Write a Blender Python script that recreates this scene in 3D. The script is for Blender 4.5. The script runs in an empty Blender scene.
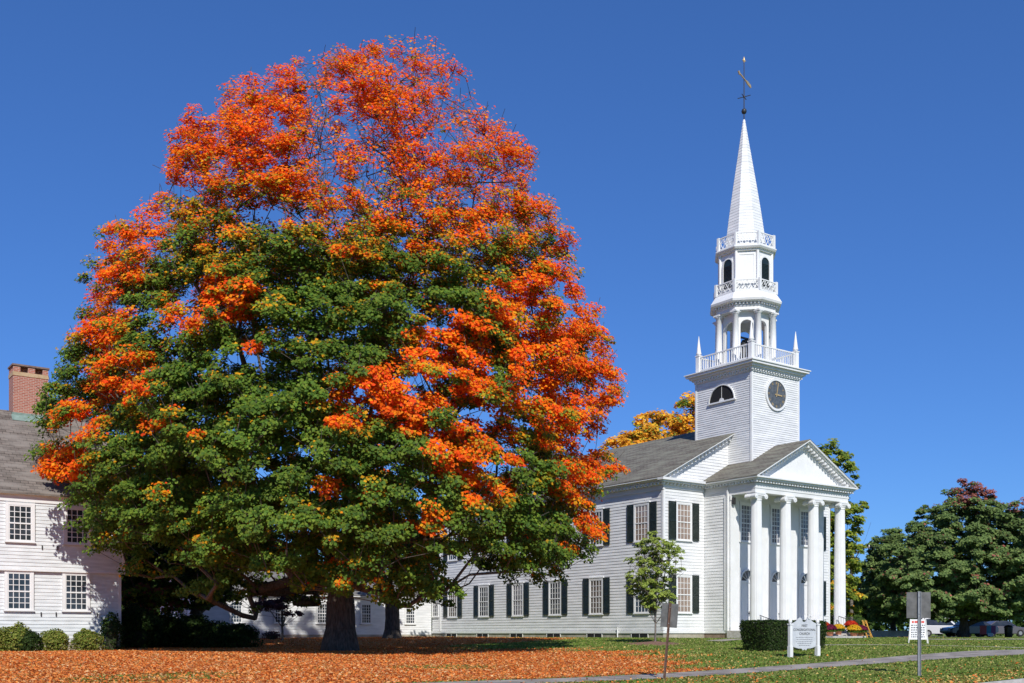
import bpy, math, random
import numpy as np
from mathutils import Vector, Matrix
PI = math.pi
random.seed(7); rng = np.random.default_rng(7)
SC = bpy.context.scene
COL = SC.collection
YAW = 0.631
CU, SU = math.cos(YAW), math.sin(YAW)
OX, OY, OZ = 8.878, 62.0, -0.289          # front left corner of the church at ground level
F_PX, HOR = 1057.0, 633.5

# ------------------------------------------------------------------ materials
def nmat(name):
    m = bpy.data.materials.new(name); m.use_nodes = True
    nt = m.node_tree; b = nt.nodes['Principled BSDF']
    return m, nt, b
def N(nt, t, **kw):
    n = nt.nodes.new(t)
    for k, v in kw.items():
        if k in n.inputs.keys(): n.inputs[k].default_value = v
        else: setattr(n, k, v)
    return n
def ramp(nt, fac, stops):
    r = nt.nodes.new('ShaderNodeValToRGB')
    e = r.color_ramp.elements
    e[0].position = stops[0][0]; e[0].color = (*stops[0][1], 1)
    e[1].position = stops[-1][0]; e[1].color = (*stops[-1][1], 1)
    for p, c in stops[1:-1]:
        x = e.new(p); x.color = (*c, 1)
    nt.links.new(fac, r.inputs[0]); return r.outputs[0]
def simple(name, c1, c2=None, rough=.6, scale=6., bump=0., bscale=30., metal=0., spec=None, stretch=None):
    m, nt, b = nmat(name)
    b.inputs['Roughness'].default_value = rough; b.inputs['Metallic'].default_value = metal
    if spec is not None: b.inputs['Specular IOR Level'].default_value = spec
    tc = N(nt, 'ShaderNodeTexCoord'); src = tc.outputs['Object']
    if stretch:
        mp = N(nt, 'ShaderNodeMapping'); mp.inputs['Scale'].default_value = stretch
        nt.links.new(src, mp.inputs[0]); src = mp.outputs[0]
    if c2:
        n = N(nt, 'ShaderNodeTexNoise', Scale=scale, Detail=5.); nt.links.new(src, n.inputs['Vector'])
        nt.links.new(ramp(nt, n.outputs[0], [(.35, c1), (.65, c2)]), b.inputs['Base Color'])
    else: b.inputs['Base Color'].default_value = (*c1, 1)
    if bump:
        n = N(nt, 'ShaderNodeTexNoise', Scale=bscale, Detail=4.); nt.links.new(src, n.inputs['Vector'])
        bp = N(nt, 'ShaderNodeBump', Strength=bump, Distance=.03); nt.links.new(n.outputs[0], bp.inputs['Height'])
        nt.links.new(bp.outputs[0], b.inputs['Normal'])
    return m
M = {}
M['white'] = simple('white_paint', (.74, .74, .72), (.80, .80, .79), .55, 1.2, .08, 9.)
M['siding'] = simple('white_clapboard_paint', (.66, .665, .66), (.80, .80, .79), .6, .9, .12, 14., stretch=(1, 1, 5))
M['siding_old'] = simple('old_clapboard_paint', (.60, .62, .62), (.75, .775, .775), .65, 1.4, .25, 18., stretch=(1, 1, 6))
M['trim_cream'] = simple('aged_trim_paint', (.58, .57, .52), (.72, .71, .67), .6, 3.)
M['shutter'] = simple('dark_green_shutter_paint', (.012, .02, .018), (.02, .032, .028), .35, 5.)
M['stone'] = simple('pale_foundation_stone', (.30, .27, .21), (.46, .42, .34), .85, 1.6, .4, 20.)
M['brownstone'] = simple('brown_foundation_stone', (.22, .15, .11), (.34, .25, .19), .85, 1.8, .4, 20.)
M['opening_dark'] = simple('dark_void', (.01, .01, .012), None, .9)  # flat near-black painted in place of the unlit depth behind openings
M['clockface'] = simple('slate_clock_face', (.07, .08, .09), (.12, .13, .14), .45, 8.)
M['gold'] = simple('weathered_gilding', (.55, .38, .16), (.68, .50, .25), .4, 6., metal=.3)
M['iron'] = simple('black_iron', (.02, .02, .022), (.04, .04, .04), .5, 6.)
M['copper'] = simple('green_copper_flashing', (.15, .22, .19), (.24, .33, .29), .6, 5.)
M['concrete'] = simple('concrete', (.36, .33, .29), (.50, .47, .42), .9, 3., .3, 30.)
M['granite'] = simple('granite_steps', (.42, .39, .35), (.56, .53, .49), .85, 5., .2, 40.)
M['bark'] = simple('grey_brown_bark', (.045, .036, .028), (.13, .105, .085), .95, 5., 1., 9., stretch=(3, 3, .6))
M['bark_pale'] = simple('pale_grey_bark', (.12, .10, .085), (.24, .21, .18), .9, 5., .8, 10., stretch=(3, 3, .6))
M['galv'] = simple('galvanised_steel', (.26, .27, .28), (.36, .37, .38), .5, 10., metal=.5)
M['signback'] = simple('dull_aluminium_sign_back', (.10, .098, .09), (.165, .16, .15), .6, 5., metal=.3)
M['rust'] = simple('rusty_brown_post', (.10, .05, .035), (.17, .10, .07), .75, 12., metal=.2)
M['terracotta'] = simple('terracotta', (.50, .19, .09), (.60, .26, .14), .8, 9.)
M['yellowwood'] = simple('orange_yellow_ladder_paint', (.62, .30, .04), (.74, .42, .07), .5, 9.)
M['black'] = simple('black_plastic', (.012, .012, .013), (.02, .02, .02), .4, 9.)
M['tyre'] = simple('tyre_rubber', (.015, .015, .015), None, .8)
M['text'] = simple('faded_grey_lettering', (.10, .11, .12), None, .6)
M['textdark'] = simple('black_lettering', (.03, .03, .035), None, .6)
M['red'] = simple('red_lettering', (.60, .05, .03), None, .5)
M['signgrey'] = simple('pale_grey_sign_paint', (.50, .52, .54), (.60, .62, .63), .5, 5.)
M['mulch'] = simple('bark_mulch', (.14, .07, .045), (.27, .15, .10), .95, 14., .8, 25.)
M['door'] = simple('white_door_paint', (.74, .74, .73), None, .4)
M['soffit'] = simple('soffit_paint', (.60, .60, .56), (.70, .70, .66), .7, 3.)
def glass_mat(name, c1, c2, sc=1.3):
    m, nt, b = nmat(name)
    tc = N(nt, 'ShaderNodeTexCoord')
    n = N(nt, 'ShaderNodeTexNoise', Scale=sc, Detail=2.); nt.links.new(tc.outputs['Object'], n.inputs['Vector'])
    nt.links.new(ramp(nt, n.outputs[0], [(.4, c1), (.6, c2)]), b.inputs['Base Color'])
    b.inputs['Roughness'].default_value = .06; b.inputs['Specular IOR Level'].default_value = .7
    n2 = N(nt, 'ShaderNodeTexNoise', Scale=2.5); nt.links.new(tc.outputs['Object'], n2.inputs['Vector'])
    bp = N(nt, 'ShaderNodeBump', Strength=.05, Distance=.05); nt.links.new(n2.outputs[0], bp.inputs['Height'])
    nt.links.new(bp.outputs[0], b.inputs['Normal'])
    return m
M['glass'] = glass_mat('old_window_glass', (.02, .025, .03), (.06, .07, .085))
M['glass_blind'] = glass_mat('window_glass_with_tan_blinds', (.26, .19, .15), (.34, .26, .21))
M['glass_dim'] = glass_mat('window_glass_with_half_drawn_blind', (.10, .085, .075), (.20, .17, .15), .7)
M['glass_grey'] = glass_mat('window_glass_with_grey_curtains', (.13, .13, .15), (.24, .24, .26))
M['carglass'] = glass_mat('car_glass', (.02, .025, .03), (.04, .045, .05))

def brick_mat():
    m, nt, b = nmat('red_brick_with_pale_mortar')
    tc = N(nt, 'ShaderNodeTexCoord'); sp = N(nt, 'ShaderNodeSeparateXYZ'); nt.links.new(tc.outputs['Object'], sp.inputs[0])
    ad = N(nt, 'ShaderNodeMath', operation='ADD'); nt.links.new(sp.outputs[0], ad.inputs[0]); nt.links.new(sp.outputs[1], ad.inputs[1])
    cb = N(nt, 'ShaderNodeCombineXYZ'); nt.links.new(ad.outputs[0], cb.inputs[0]); nt.links.new(sp.outputs[2], cb.inputs[1])
    br = N(nt, 'ShaderNodeTexBrick', Scale=1.)
    br.inputs['Brick Width'].default_value = .215; br.inputs['Row Height'].default_value = .078; br.inputs['Mortar Size'].default_value = .009
    br.inputs['Color1'].default_value = (.33, .10, .065, 1); br.inputs['Color2'].default_value = (.43, .15, .10, 1); br.inputs['Mortar'].default_value = (.46, .40, .34, 1)
    nt.links.new(cb.outputs[0], br.inputs['Vector']); nt.links.new(br.outputs[0], b.inputs['Base Color'])
    b.inputs['Roughness'].default_value = .9
    return m
M['brick'] = brick_mat()
def shingle_mat(name, along, ca, cb_, cc, k=2.2):
    m, nt, b = nmat(name)
    tc = N(nt, 'ShaderNodeTexCoord'); sp = N(nt, 'ShaderNodeSeparateXYZ'); nt.links.new(tc.outputs['Object'], sp.inputs[0])
    mu = N(nt, 'ShaderNodeMath', operation='MULTIPLY'); mu.inputs[1].default_value = k; nt.links.new(sp.outputs[2], mu.inputs[0])
    cb = N(nt, 'ShaderNodeCombineXYZ'); nt.links.new(sp.outputs[along], cb.inputs[0]); nt.links.new(mu.outputs[0], cb.inputs[1])
    br = N(nt, 'ShaderNodeTexBrick', Scale=1.)
    br.inputs['Brick Width'].default_value = .32; br.inputs['Row Height'].default_value = .17; br.inputs['Mortar Size'].default_value = .012
    br.inputs['Color1'].default_value = (*ca, 1); br.inputs['Color2'].default_value = (*cb_, 1); br.inputs['Mortar'].default_value = (.05, .045, .04, 1)
    br.inputs['Bias'].default_value = 0.
    nt.links.new(cb.outputs[0], br.inputs['Vector'])
    n = N(nt, 'ShaderNodeTexNoise', Scale=1.1, Detail=6.)
    mp = N(nt, 'ShaderNodeMapping'); mp.inputs['Scale'].default_value = (.6, 2.5, 1); nt.links.new(cb.outputs[0], mp.inputs[0]); nt.links.new(mp.outputs[0], n.inputs['Vector'])
    mx = N(nt, 'ShaderNodeMix', data_type='RGBA'); 
    rp = ramp(nt, n.outputs[0], [(.42, (0, 0, 0)), (.66, (1, 1, 1))])
    nt.links.new(rp, mx.inputs[0]); nt.links.new(br.outputs[0], mx.inputs[6]); mx.inputs[7].default_value = (*cc, 1)
    nt.links.new(mx.outputs[2], b.inputs['Base Color']); b.inputs['Roughness'].default_value = .95
    b.inputs['Specular IOR Level'].default_value = .2
    bp = N(nt, 'ShaderNodeBump', Strength=.6, Distance=.03); nt.links.new(br.outputs['Color'], bp.inputs['Height']); nt.links.new(bp.outputs[0], b.inputs['Normal'])
    return m
M['roof_main'] = shingle_mat('weathered_wood_shingles', 1, (.13, .115, .095), (.20, .18, .15), (.22, .215, .17))
M['roof_house'] = shingle_mat('worn_brown_wood_shingles', 0, (.12, .098, .084), (.215, .18, .155), (.24, .21, .185), 1.4)
M['roof_wing'] = shingle_mat('grey_shingles', 0, (.12, .115, .11), (.19, .18, .17), (.22, .21, .2), 2.)

def leaf_mat(name, trans=.42, rough=.55):
    m, nt, b = nmat(name)
    at = N(nt, 'ShaderNodeAttribute', attribute_name='leafcol')
    nt.links.new(at.outputs['Color'], b.inputs['Base Color'])
    b.inputs['Roughness'].default_value = rough; b.inputs['Specular IOR Level'].default_value = .12
    tr = N(nt, 'ShaderNodeBsdfTranslucent'); nt.links.new(at.outputs['Color'], tr.inputs['Color'])
    mx = N(nt, 'ShaderNodeMixShader'); mx.inputs[0].default_value = trans
    out = nt.nodes['Material Output']
    nt.links.new(b.outputs[0], mx.inputs[1]); nt.links.new(tr.outputs[0], mx.inputs[2]); nt.links.new(mx.outputs[0], out.inputs[0])
    return m
M['leaf'] = leaf_mat('leaves')
M['litter'] = leaf_mat('fallen_leaves', .15, .7)
M['grass'] = leaf_mat('grass_blades', .25, .6)

# ------------------------------------------------------------------ object helpers
def link(name, me, mat, parent=None):
    if mat is not None and not me.materials: me.materials.append(mat)
    o = bpy.data.objects.new(name, me); COL.objects.link(o)
    if parent is not None: o.parent = parent
    return o
def tag(o, label=None, cat=None, group=None, kind=None):
    if label: o['label'] = label
    if cat: o['category'] = cat
    if group: o['group'] = group
    if kind: o['kind'] = kind
    return o
def empty(name, loc, rz=0., label=None, cat=None, group=None):
    o = bpy.data.objects.new(name, None); COL.objects.link(o)
    o.location = loc; o.rotation_euler = (0, 0, rz); o.empty_display_size = .3
    return tag(o, label, cat, group)
def inst(name, src, parent, loc=(0, 0, 0), rz=0.):
    o = bpy.data.objects.new(name, src.data if hasattr(src, 'data') else src); COL.objects.link(o)
    o.parent = parent; o.location = loc; o.rotation_euler = (0, 0, rz); return o
def copy_tree(o, parent=None):
    c = o.copy(); COL.objects.link(c)
    if parent is not None: c.parent = parent
    for ch in [x for x in SC.objects if x.parent == o]: copy_tree(ch, c)
    return c

class MB:
    def __init__(s): s.v = []; s.f = []; s.sm = []
    def add(s, vs, fs, smooth=False):
        n = len(s.v); s.v += [tuple(p) for p in vs]; s.f += [tuple(n + i for i in f) for f in fs]; s.sm += [smooth] * len(fs)
    def box(s, x0, x1, y0, y1, z0, z1):
        x0, x1 = min(x0, x1), max(x0, x1); y0, y1 = min(y0, y1), max(y0, y1); z0, z1 = min(z0, z1), max(z0, z1)
        s.add([(x0, y0, z0), (x1, y0, z0), (x1, y1, z0), (x0, y1, z0), (x0, y0, z1), (x1, y0, z1), (x1, y1, z1), (x0, y1, z1)],
              [(3, 2, 1, 0), (4, 5, 6, 7), (0, 1, 5, 4), (1, 2, 6, 5), (2, 3, 7, 6), (3, 0, 4, 7)])
    def obox(s, p, q, w, h, up=(0, 0, 1)):       # bar from p to q, w sideways, h along up
        p = Vector(p); q = Vector(q); d = (q - p).normalized(); u = Vector(up)
        sd = d.cross(u).normalized(); u = sd.cross(d).normalized()
        c = []
        for e in (p, q):
            for a, b in ((-1, -1), (1, -1), (1, 1), (-1, 1)): c.append(e + sd * a * w / 2 + u * b * h / 2)
        s.add(c, [(0, 1, 2, 3), (7, 6, 5, 4), (4, 5, 1, 0), (5, 6, 2, 1), (6, 7, 3, 2), (7, 4, 0, 3)])
    def tube(s, p, q, r0, r1, n=8, cap=True, smooth=True):
        p = Vector(p); q = Vector(q); d = q - p
        if d.length < 1e-6: return
        d.normalize(); a = Vector((1, 0, 0)) if abs(d.x) < .8 else Vector((0, 1, 0))
        u = d.cross(a).normalized(); w = d.cross(u)
        c = []
        for e, r in ((p, r0), (q, r1)):
            for i in range(n): t = 2 * PI * i / n; c.append(e + (u * math.cos(t) + w * math.sin(t)) * r)
        s.add(c, [(i, (i + 1) % n, n + (i + 1) % n, n + i) for i in range(n)], smooth)
        if cap: s.add(c, [tuple(range(n - 1, -1, -1)), tuple(range(n, 2 * n))])
    def lathe(s, cx, cy, prof, n=16, rot=0., smooth=True, cap=True, squash=None, flute=None):
        rings = []
        vs = []
        for r, z in prof:
            for i in range(n):
                t = rot + 2 * PI * i / n; rr = r
                if flute and i % 2: rr = r * (1 - flute)
                vs.append((cx + rr * math.cos(t), cy + rr * math.sin(t), z))
        fs = []
        for k in range(len(prof) - 1):
            for i in range(n): fs.append((k * n + i, k * n + (i + 1) % n, (k + 1) * n + (i + 1) % n, (k + 1) * n + i))
        s.add(vs, fs, smooth)
        if cap:
            m = (len(prof) - 1) * n
            s.add(vs, [tuple(range(n - 1, -1, -1)), tuple(range(m, m + n))])
    def prism(s, poly, z0, z1):
        n = len(poly)
        s.add([(x, y, z0) for x, y in poly] + [(x, y, z1) for x, y in poly],
              [tuple(range(n - 1, -1, -1)), tuple(range(n, 2 * n))] + [(i, (i + 1) % n, n + (i + 1) % n, n + i) for i in range(n)])
    def extrude(s, poly3, d):                    # planar polygon in 3D pushed by vector d
        n = len(poly3); d = Vector(d); a = [Vector(p) for p in poly3]; b = [p + d for p in a]
        s.add(a + b, [tuple(range(n)), tuple(range(2 * n - 1, n - 1, -1))] + [((i + 1) % n, i, n + i, n + (i + 1) % n) for i in range(n)])
    def mesh(s, name):
        me = bpy.data.meshes.new(name); me.from_pydata(s.v, [], s.f); me.update()
        if any(s.sm): me.polygons.foreach_set('use_smooth', s.sm)
        return me
    def build(s, name, mat, parent=None): return link(name, s.mesh(name), mat, parent)

def clap(mb, o, a, n, lim, z0, z1, ex=.15, out=.028):
    """lapped boards on a wall: o corner, a along, n outward (2D local), lim(z)->(s0,s1)"""
    z = z0
    while z < z1 - .01:
        zt = min(z + ex, z1)
        l0, r0 = lim(z + 1e-4); l1, r1 = lim(zt - 1e-4)
        if r0 - l0 < .02: break
        def P(s_, b, zz): return (o[0] + a[0] * s_ + n[0] * b, o[1] + a[1] * s_ + n[1] * b, zz)
        mb.add([P(l0, out, z), P(r0, out, z), P(r1, .006, zt), P(l1, .006, zt), P(l0, 0, z), P(r0, 0, z)],
               [(0, 1, 2, 3), (4, 5, 1, 0)] if (a[0] * n[1] - a[1] * n[0]) < 0 else [(3, 2, 1, 0), (0, 1, 5, 4)])
        z = zt
def gpt(px, Y, z=None):                          # world point on the pixel column px at distance Y
    X = (px - 512) / F_PX * Y
    return (X, Y, ground(X, Y) if z is None else z)
def uv(X, Y):
    dx = X - OX; dy = Y - OY
    return dx * CU + dy * SU, -dx * SU + dy * CU
def xy(u, v): return OX + u * CU - v * SU, OY + u * SU + v * CU
def sstep(x, a, b):
    t = np.clip((x - a) / (b - a), 0, 1); return t * t * (3 - 2 * t)
def g_uv(u, v):
    u = np.asarray(u, float); v = np.asarray(v, float)
    a = -.5 * sstep(-u, 0., 26.)
    k1 = 1 - .65 * sstep(v, 5, 24)
    t = np.clip((-v - 4) / 18., 0, 1.35)
    k2 = np.where(t < .2, t * t / .4, t - .1) / .9
    far = sstep(np.maximum(np.abs(u), np.abs(v)), 70, 130)
    z = -.289 + a * k1 - .5 * k2
    z = z * (1 - far) + (-.42) * far
    # road bed
    z = np.where(v < -29.3, np.minimum(z, z) - .12 * sstep(-v, 29.3, 29.5), z)
    return z
def ground(X, Y):
    u, v = uv(X, Y); return float(g_uv(u, v))

# ------------------------------------------------------------------ foliage helpers
def leaves_mesh(name, C, Nn, size, color, aspect=.62):
    """C (n,3) centres, Nn (n,3) normals, size (n,), color (n,3)"""
    n = len(C)
    Nn = Nn / np.linalg.norm(Nn, axis=1, keepdims=True)
    r = rng.normal(size=(n, 3)); t = r - (r * Nn).sum(1, keepdims=True) * Nn
    t /= np.linalg.norm(t, axis=1, keepdims=True); b = np.cross(Nn, t)
    s = size[:, None] * .5
    V = np.empty((n, 4, 3), np.float32)
    fold = Nn * s * .28
    V[:, 0] = C - t * s; V[:, 1] = C + b * s * aspect * 1.5 + fold - t * s * .15; V[:, 2] = C + t * s; V[:, 3] = C - b * s * aspect * 1.5 + fold - t * s * .15
    me = bpy.data.meshes.new(name)
    me.vertices.add(n * 4); me.vertices.foreach_set('co', V.reshape(-1))
    me.loops.add(n * 4); me.loops.foreach_set('vertex_index', np.arange(n * 4, dtype=np.int32))
    me.polygons.add(n); me.polygons.foreach_set('loop_start', np.arange(0, n * 4, 4, dtype=np.int32))
    me.polygons.foreach_set('loop_total', np.full(n, 4, np.int32))
    me.update(calc_edges=True)
    at = me.attributes.new('leafcol', 'FLOAT_COLOR', 'POINT')
    c4 = np.ones((n, 4, 4), np.float32); c4[:, :, :3] = np.clip(color, 0, 1)[:, None, :]
    at.data.foreach_set('color', c4.reshape(-1))
    return me
ORANGE = np.array([[.97, .175, .008], [.97, .23, .008], [.95, .12, .010], [.96, .31, .012], [.90, .085, .012]])
OLIVE = np.array([[.42, .32, .02], [.66, .33, .015], [.28, .29, .022], [.80, .36, .015]])
GREEN = np.array([[.095, .18, .024], [.13, .22, .028], [.065, .13, .02], [.19, .27, .03], [.15, .21, .025]])
def pick(pal, n):
    c = pal[rng.integers(0, len(pal), n)]
    return c * rng.uniform(.75, 1.2, (n, 1))
def leaf_colors(o, n, g=GREEN, m=OLIVE, r=ORANGE):
    """o (n,) 0 green .. 1 orange"""
    x = np.clip(o + rng.normal(0, .13, n), 0, 1)
    out = pick(g, n)
    mid = (x > .38) & (x < .62); hi = x >= .62
    out[mid] = pick(m, mid.sum()); out[hi] = pick(r, hi.sum())
    return out

def grow(ends, start_nodes, start_par, step=1.0):
    pos = [np.array(p, float) for p in start_nodes]; par = list(start_par)
    tips = []
    d0 = np.linalg.norm(ends - pos[min(4, len(pos) - 1)], axis=1)
    arr = np.zeros((len(pos) + len(ends) * 14, 3)); n = len(pos); arr[:n] = pos
    parr = np.full(len(arr), -1, int); parr[:n] = par
    for i in np.argsort(d0):
        e = ends[i]; D = np.linalg.norm(arr[:n] - e, axis=1) + np.maximum(0, arr[:n, 2] - e[2] + .3) * 2.5
        D[0] += 5
        if n > 2: D[1] += 2
        j = int(np.argmin(D)); a = arr[j]; L = np.linalg.norm(e - a); k = max(1, min(12, int(L / step)))
        # leave along the parent's heading, then bend to the tip
        h = a - arr[parr[j]] if parr[j] >= 0 else np.array([0, 0, 1.]); h = h / (np.linalg.norm(h) + 1e-9)
        c = a + h * L * .35 + np.array([0, 0, .06 * L])
        pj = j
        for q in range(1, k + 1):
            t = q / k; p = (1 - t) ** 2 * a + 2 * t * (1 - t) * c + t * t * e
            if q < k: p = p + rng.normal(0, .11 * min(step, 1.5), 3)
            arr[n] = p; parr[n] = pj; pj = n; n += 1
        tips.append(pj)
    return arr[:n], parr[:n], tips
def branch_mesh(name, pos, par, tips, tip_r, base_r, flare=1.5, expo=2.15, minr=0.):
    n = len(pos); acc = np.zeros(n); ch = np.zeros(n, int)
    for i in range(1, n): ch[par[i]] += 1
    for t in tips: acc[t] += tip_r ** expo
    for i in range(n - 1, 0, -1):
        if acc[i] == 0: acc[i] = tip_r ** expo
        acc[par[i]] += acc[i]
    r = acc ** (1 / expo); sc = base_r / r[0]
    f = np.clip((r - tip_r) / (r[0] - tip_r), 0, 1); r = np.minimum(tip_r + (base_r - tip_r) * f ** 1.45, np.maximum(r * 1.3, base_r * f ** 1.45))
    mb = MB()
    for i in range(1, n):
        p = par[i]; r1 = r[i]; r0 = min(r[p], r1 * 1.35)
        if max(r0, r1) < minr: continue
        if p == 0 or i <= 5: r0 = r[p]
        ns = 14 if r0 > .3 else (8 if r0 > .1 else (5 if r0 > .035 else 3))
        z0 = pos[p][2] - pos[0][2]; z1 = pos[i][2] - pos[0][2]
        if r0 > base_r * .6:
            r0 *= 1 + (flare - 1) * math.exp(-max(z0, 0) / (base_r * 1.1)); r1 *= 1 + (flare - 1) * math.exp(-max(z1, 0) / (base_r * 1.1))
        mb.tube(pos[p], pos[i], r0, r1, ns, cap=False)
    return mb.mesh(name)

def make_tree(name, label, cat, loc, H, R, ctr_z, trunk_r, n_bough, n_clump, n_leaf, leaf_size, ofun, fork=.25, group=None,
              profile=None, palette=(GREEN, OLIVE, ORANGE), bark='bark', bough_r=1.8, thin=None, squash=.55, extra_tips=0, dens_z=None, sil=None, seed=None):
    """profile(z)-> (left, right) half widths in m; or ellipsoid R, centre height ctr_z."""
    global rng
    rng = np.random.default_rng(seed if seed else sum(ord(c) * (i + 1) for i, c in enumerate(label)) % 99991)
    root = empty(name, loc, 0, label, cat, group)
    if profile is None:
        low = ctr_z - (H - ctr_z) * .9
        low = max(low, H * .12)
        def profile(z):
            t = (z - ctr_z) / (H - ctr_z) if z > ctr_z else (ctr_z - z) / (ctr_z - low)
            w = R * math.sqrt(max(0, 1 - min(1, abs(t)) ** 2.2)); return (w, w)
        zlo, zhi = low, H
    else: zlo, zhi = profile.zr
    zs = np.linspace(zlo, zhi, 60); ws = np.array([profile(z) for z in zs]); area = np.maximum(ws.sum(1), .1) ** 1.5
    if dens_z is not None: area = area * np.array([dens_z(z) for z in zs])
    cdf = np.cumsum(area) / area.sum()
    boughs = []
    tries = 0
    mind = bough_r * .95
    while len(boughs) < n_bough and tries < n_bough * 60:
        tries += 1
        if tries % (n_bough * 6) == 0: mind *= .85
        z = np.interp(rng.random(), cdf, zs) ; L, Rr = profile(z)
        ph = rng.random() * 2 * PI; rr = rng.random() ** .42 if rng.random() < .8 else rng.uniform(.05, .55)
        c = (Rr - L) / 2; hw = max(.05, (Rr + L) / 2 - bough_r * .30)
        p = np.array([c + hw * rr * math.cos(ph), hw * .95 * rr * math.sin(ph), z])
        if sil:                                          # wide shell: even cover over the whole outer surface, thinner inside
            hw = (Rr + L) / 2 - .3; t = rng.uniform(-1, 1); D = .78 * hw * math.sqrt(max(0, 1 - abs(t) ** 2.4)); s_ = -1 if rng.random() < .62 else 1
            yy = s_ * D * (rng.uniform(.72, 1) if rng.random() < .7 else rng.uniform(0, .7)); k = (sil + yy) / sil
            p = np.array([(c + t * hw + loc[0]) * k - loc[0], yy, (z + loc[2]) * k - loc[2]])
            if p[2] < (2.2 if abs(p[0]) < 5 else 3.3): continue
        if all(np.linalg.norm((p - b) * [1, 1, 1.5]) > mind for b in boughs[-400:]): boughs.append(p)
    boughs = np.array(boughs)
    C = []; axis = np.array([0, 0, zlo * .3 + zhi * .25])
    for b in boughs:
        for k in range(n_clump):
            d = rng.normal(size=3); d /= np.linalg.norm(d)
            if d[2] < 0 and rng.random() < .65: d[2] *= -1
            q = b + d * np.array([bough_r, bough_r, bough_r * squash]) * rng.uniform(.55, 1.05)
            C.append(q)
    C = np.array(C)
    # keep inside the envelope
    keep = []
    for i, q in enumerate(C):
        qx, qz = q[0], q[2]
        if sil: k = sil / (sil + q[1]); qx = (q[0] + loc[0]) * k - loc[0]; qz = (q[2] + loc[2]) * k - loc[2]
        if qz > zhi + .3 or qz < zlo - .3 or q[2] < zlo * .8: continue
        L, Rr = profile(min(max(qz, zlo), zhi)); c = (Rr - L) / 2; hw = (Rr + L) / 2 + .1
        if sil and (qx < -L - .25 + rng.normal(0, .2) or qx > Rr + .25 + rng.normal(0, .2)): continue
        if sil or math.hypot(q[0] - c, q[1] / .95) <= hw * (1 + rng.normal(0, .03)): keep.append(i)
    C = C[keep]
    # limbs
    fz = H * fork
    nodes = [(0, 0, 0), (0.02, 0, fz * .3), (0.03, .02, fz * .62), (0, .02, fz)]; par = [-1, 0, 1, 2]
    nl = 7 if H > 15 else 4
    for k in range(nl):
        ph = 2 * PI * k / nl + rng.uniform(-.3, .3); j = 3; p = np.array(nodes[3]); el = rng.uniform(.75, 1.25) if k else 1.5
        for q in range(int((H * .5) / 1.3)):
            d = np.array([math.cos(ph) * math.cos(el), math.sin(ph) * math.cos(el), math.sin(el)])
            p = p + d * 1.3 + rng.normal(0, .09, 3); nodes.append(tuple(p)); par.append(j); j = len(nodes) - 1; el = min(1.45, el + .05)
    pos, parr, tips = grow(C - np.array([0, 0, .15]), nodes, par, 1.0 if H > 15 else .8)
    # bare twigs round every tip
    if extra_tips:
        add_p = []; add_r = []
        for t in tips:
            for _ in range(extra_tips):
                d = rng.normal(size=3); d[2] = abs(d[2]) + .5; d /= np.linalg.norm(d)
                add_p.append(pos[t] + d * rng.uniform(.3, .8)); add_r.append(t)
        n0 = len(pos); pos = np.vstack([pos, np.array(add_p)]); parr = np.concatenate([parr, np.array(add_r)])
        tips = list(tips) + list(range(n0, len(pos)))
    tm = branch_mesh('trunk', pos, parr, tips, max(.009, trunk_r * .018), trunk_r)
    link('trunk', tm, M[bark], root)
    # leaves
    nC = len(C); cnt = rng.poisson(n_leaf, nC)
    oc = np.array([ofun(q) for q in C])
    if thin is not None: cnt = (cnt * np.array([thin(q) for q in C])).astype(int)
    idx = np.repeat(np.arange(nC), cnt); n = len(idx)
    d = rng.normal(size=(n, 3)); d /= np.linalg.norm(d, axis=1, keepdims=True); d *= (rng.random((n, 1)) ** .45)
    cs = bough_r * .42 * rng.uniform(.7, 1.25, nC)[idx][:, None]
    off = d * cs * np.array([1, 1, .55])
    out = C - axis; out /= np.linalg.norm(out, axis=1, keepdims=True)
    off[:, 2] -= (off[:, 0] * out[idx, 0] + off[:, 1] * out[idx, 1]) * .35    # sprays droop outward
    P = C[idx] + off
    Nn = np.array([.14, -.65, .70]) + out[idx] * .45 + d * .45 + rng.normal(0, .34, (n, 3))
    o = oc[idx] + off[:, 2] / (cs[:, 0]) * .28 + rng.normal(0, .10, nC)[idx]
    colr = leaf_colors(o, n, *palette) * rng.uniform(.84, 1.24, (nC, 1))[idx]
    sz = leaf_size * rng.uniform(.6, 1.25, n)
    me = leaves_mesh('crown', P, Nn, sz, colr)
    link('crown', me, M['leaf'], root)
    return root

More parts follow.
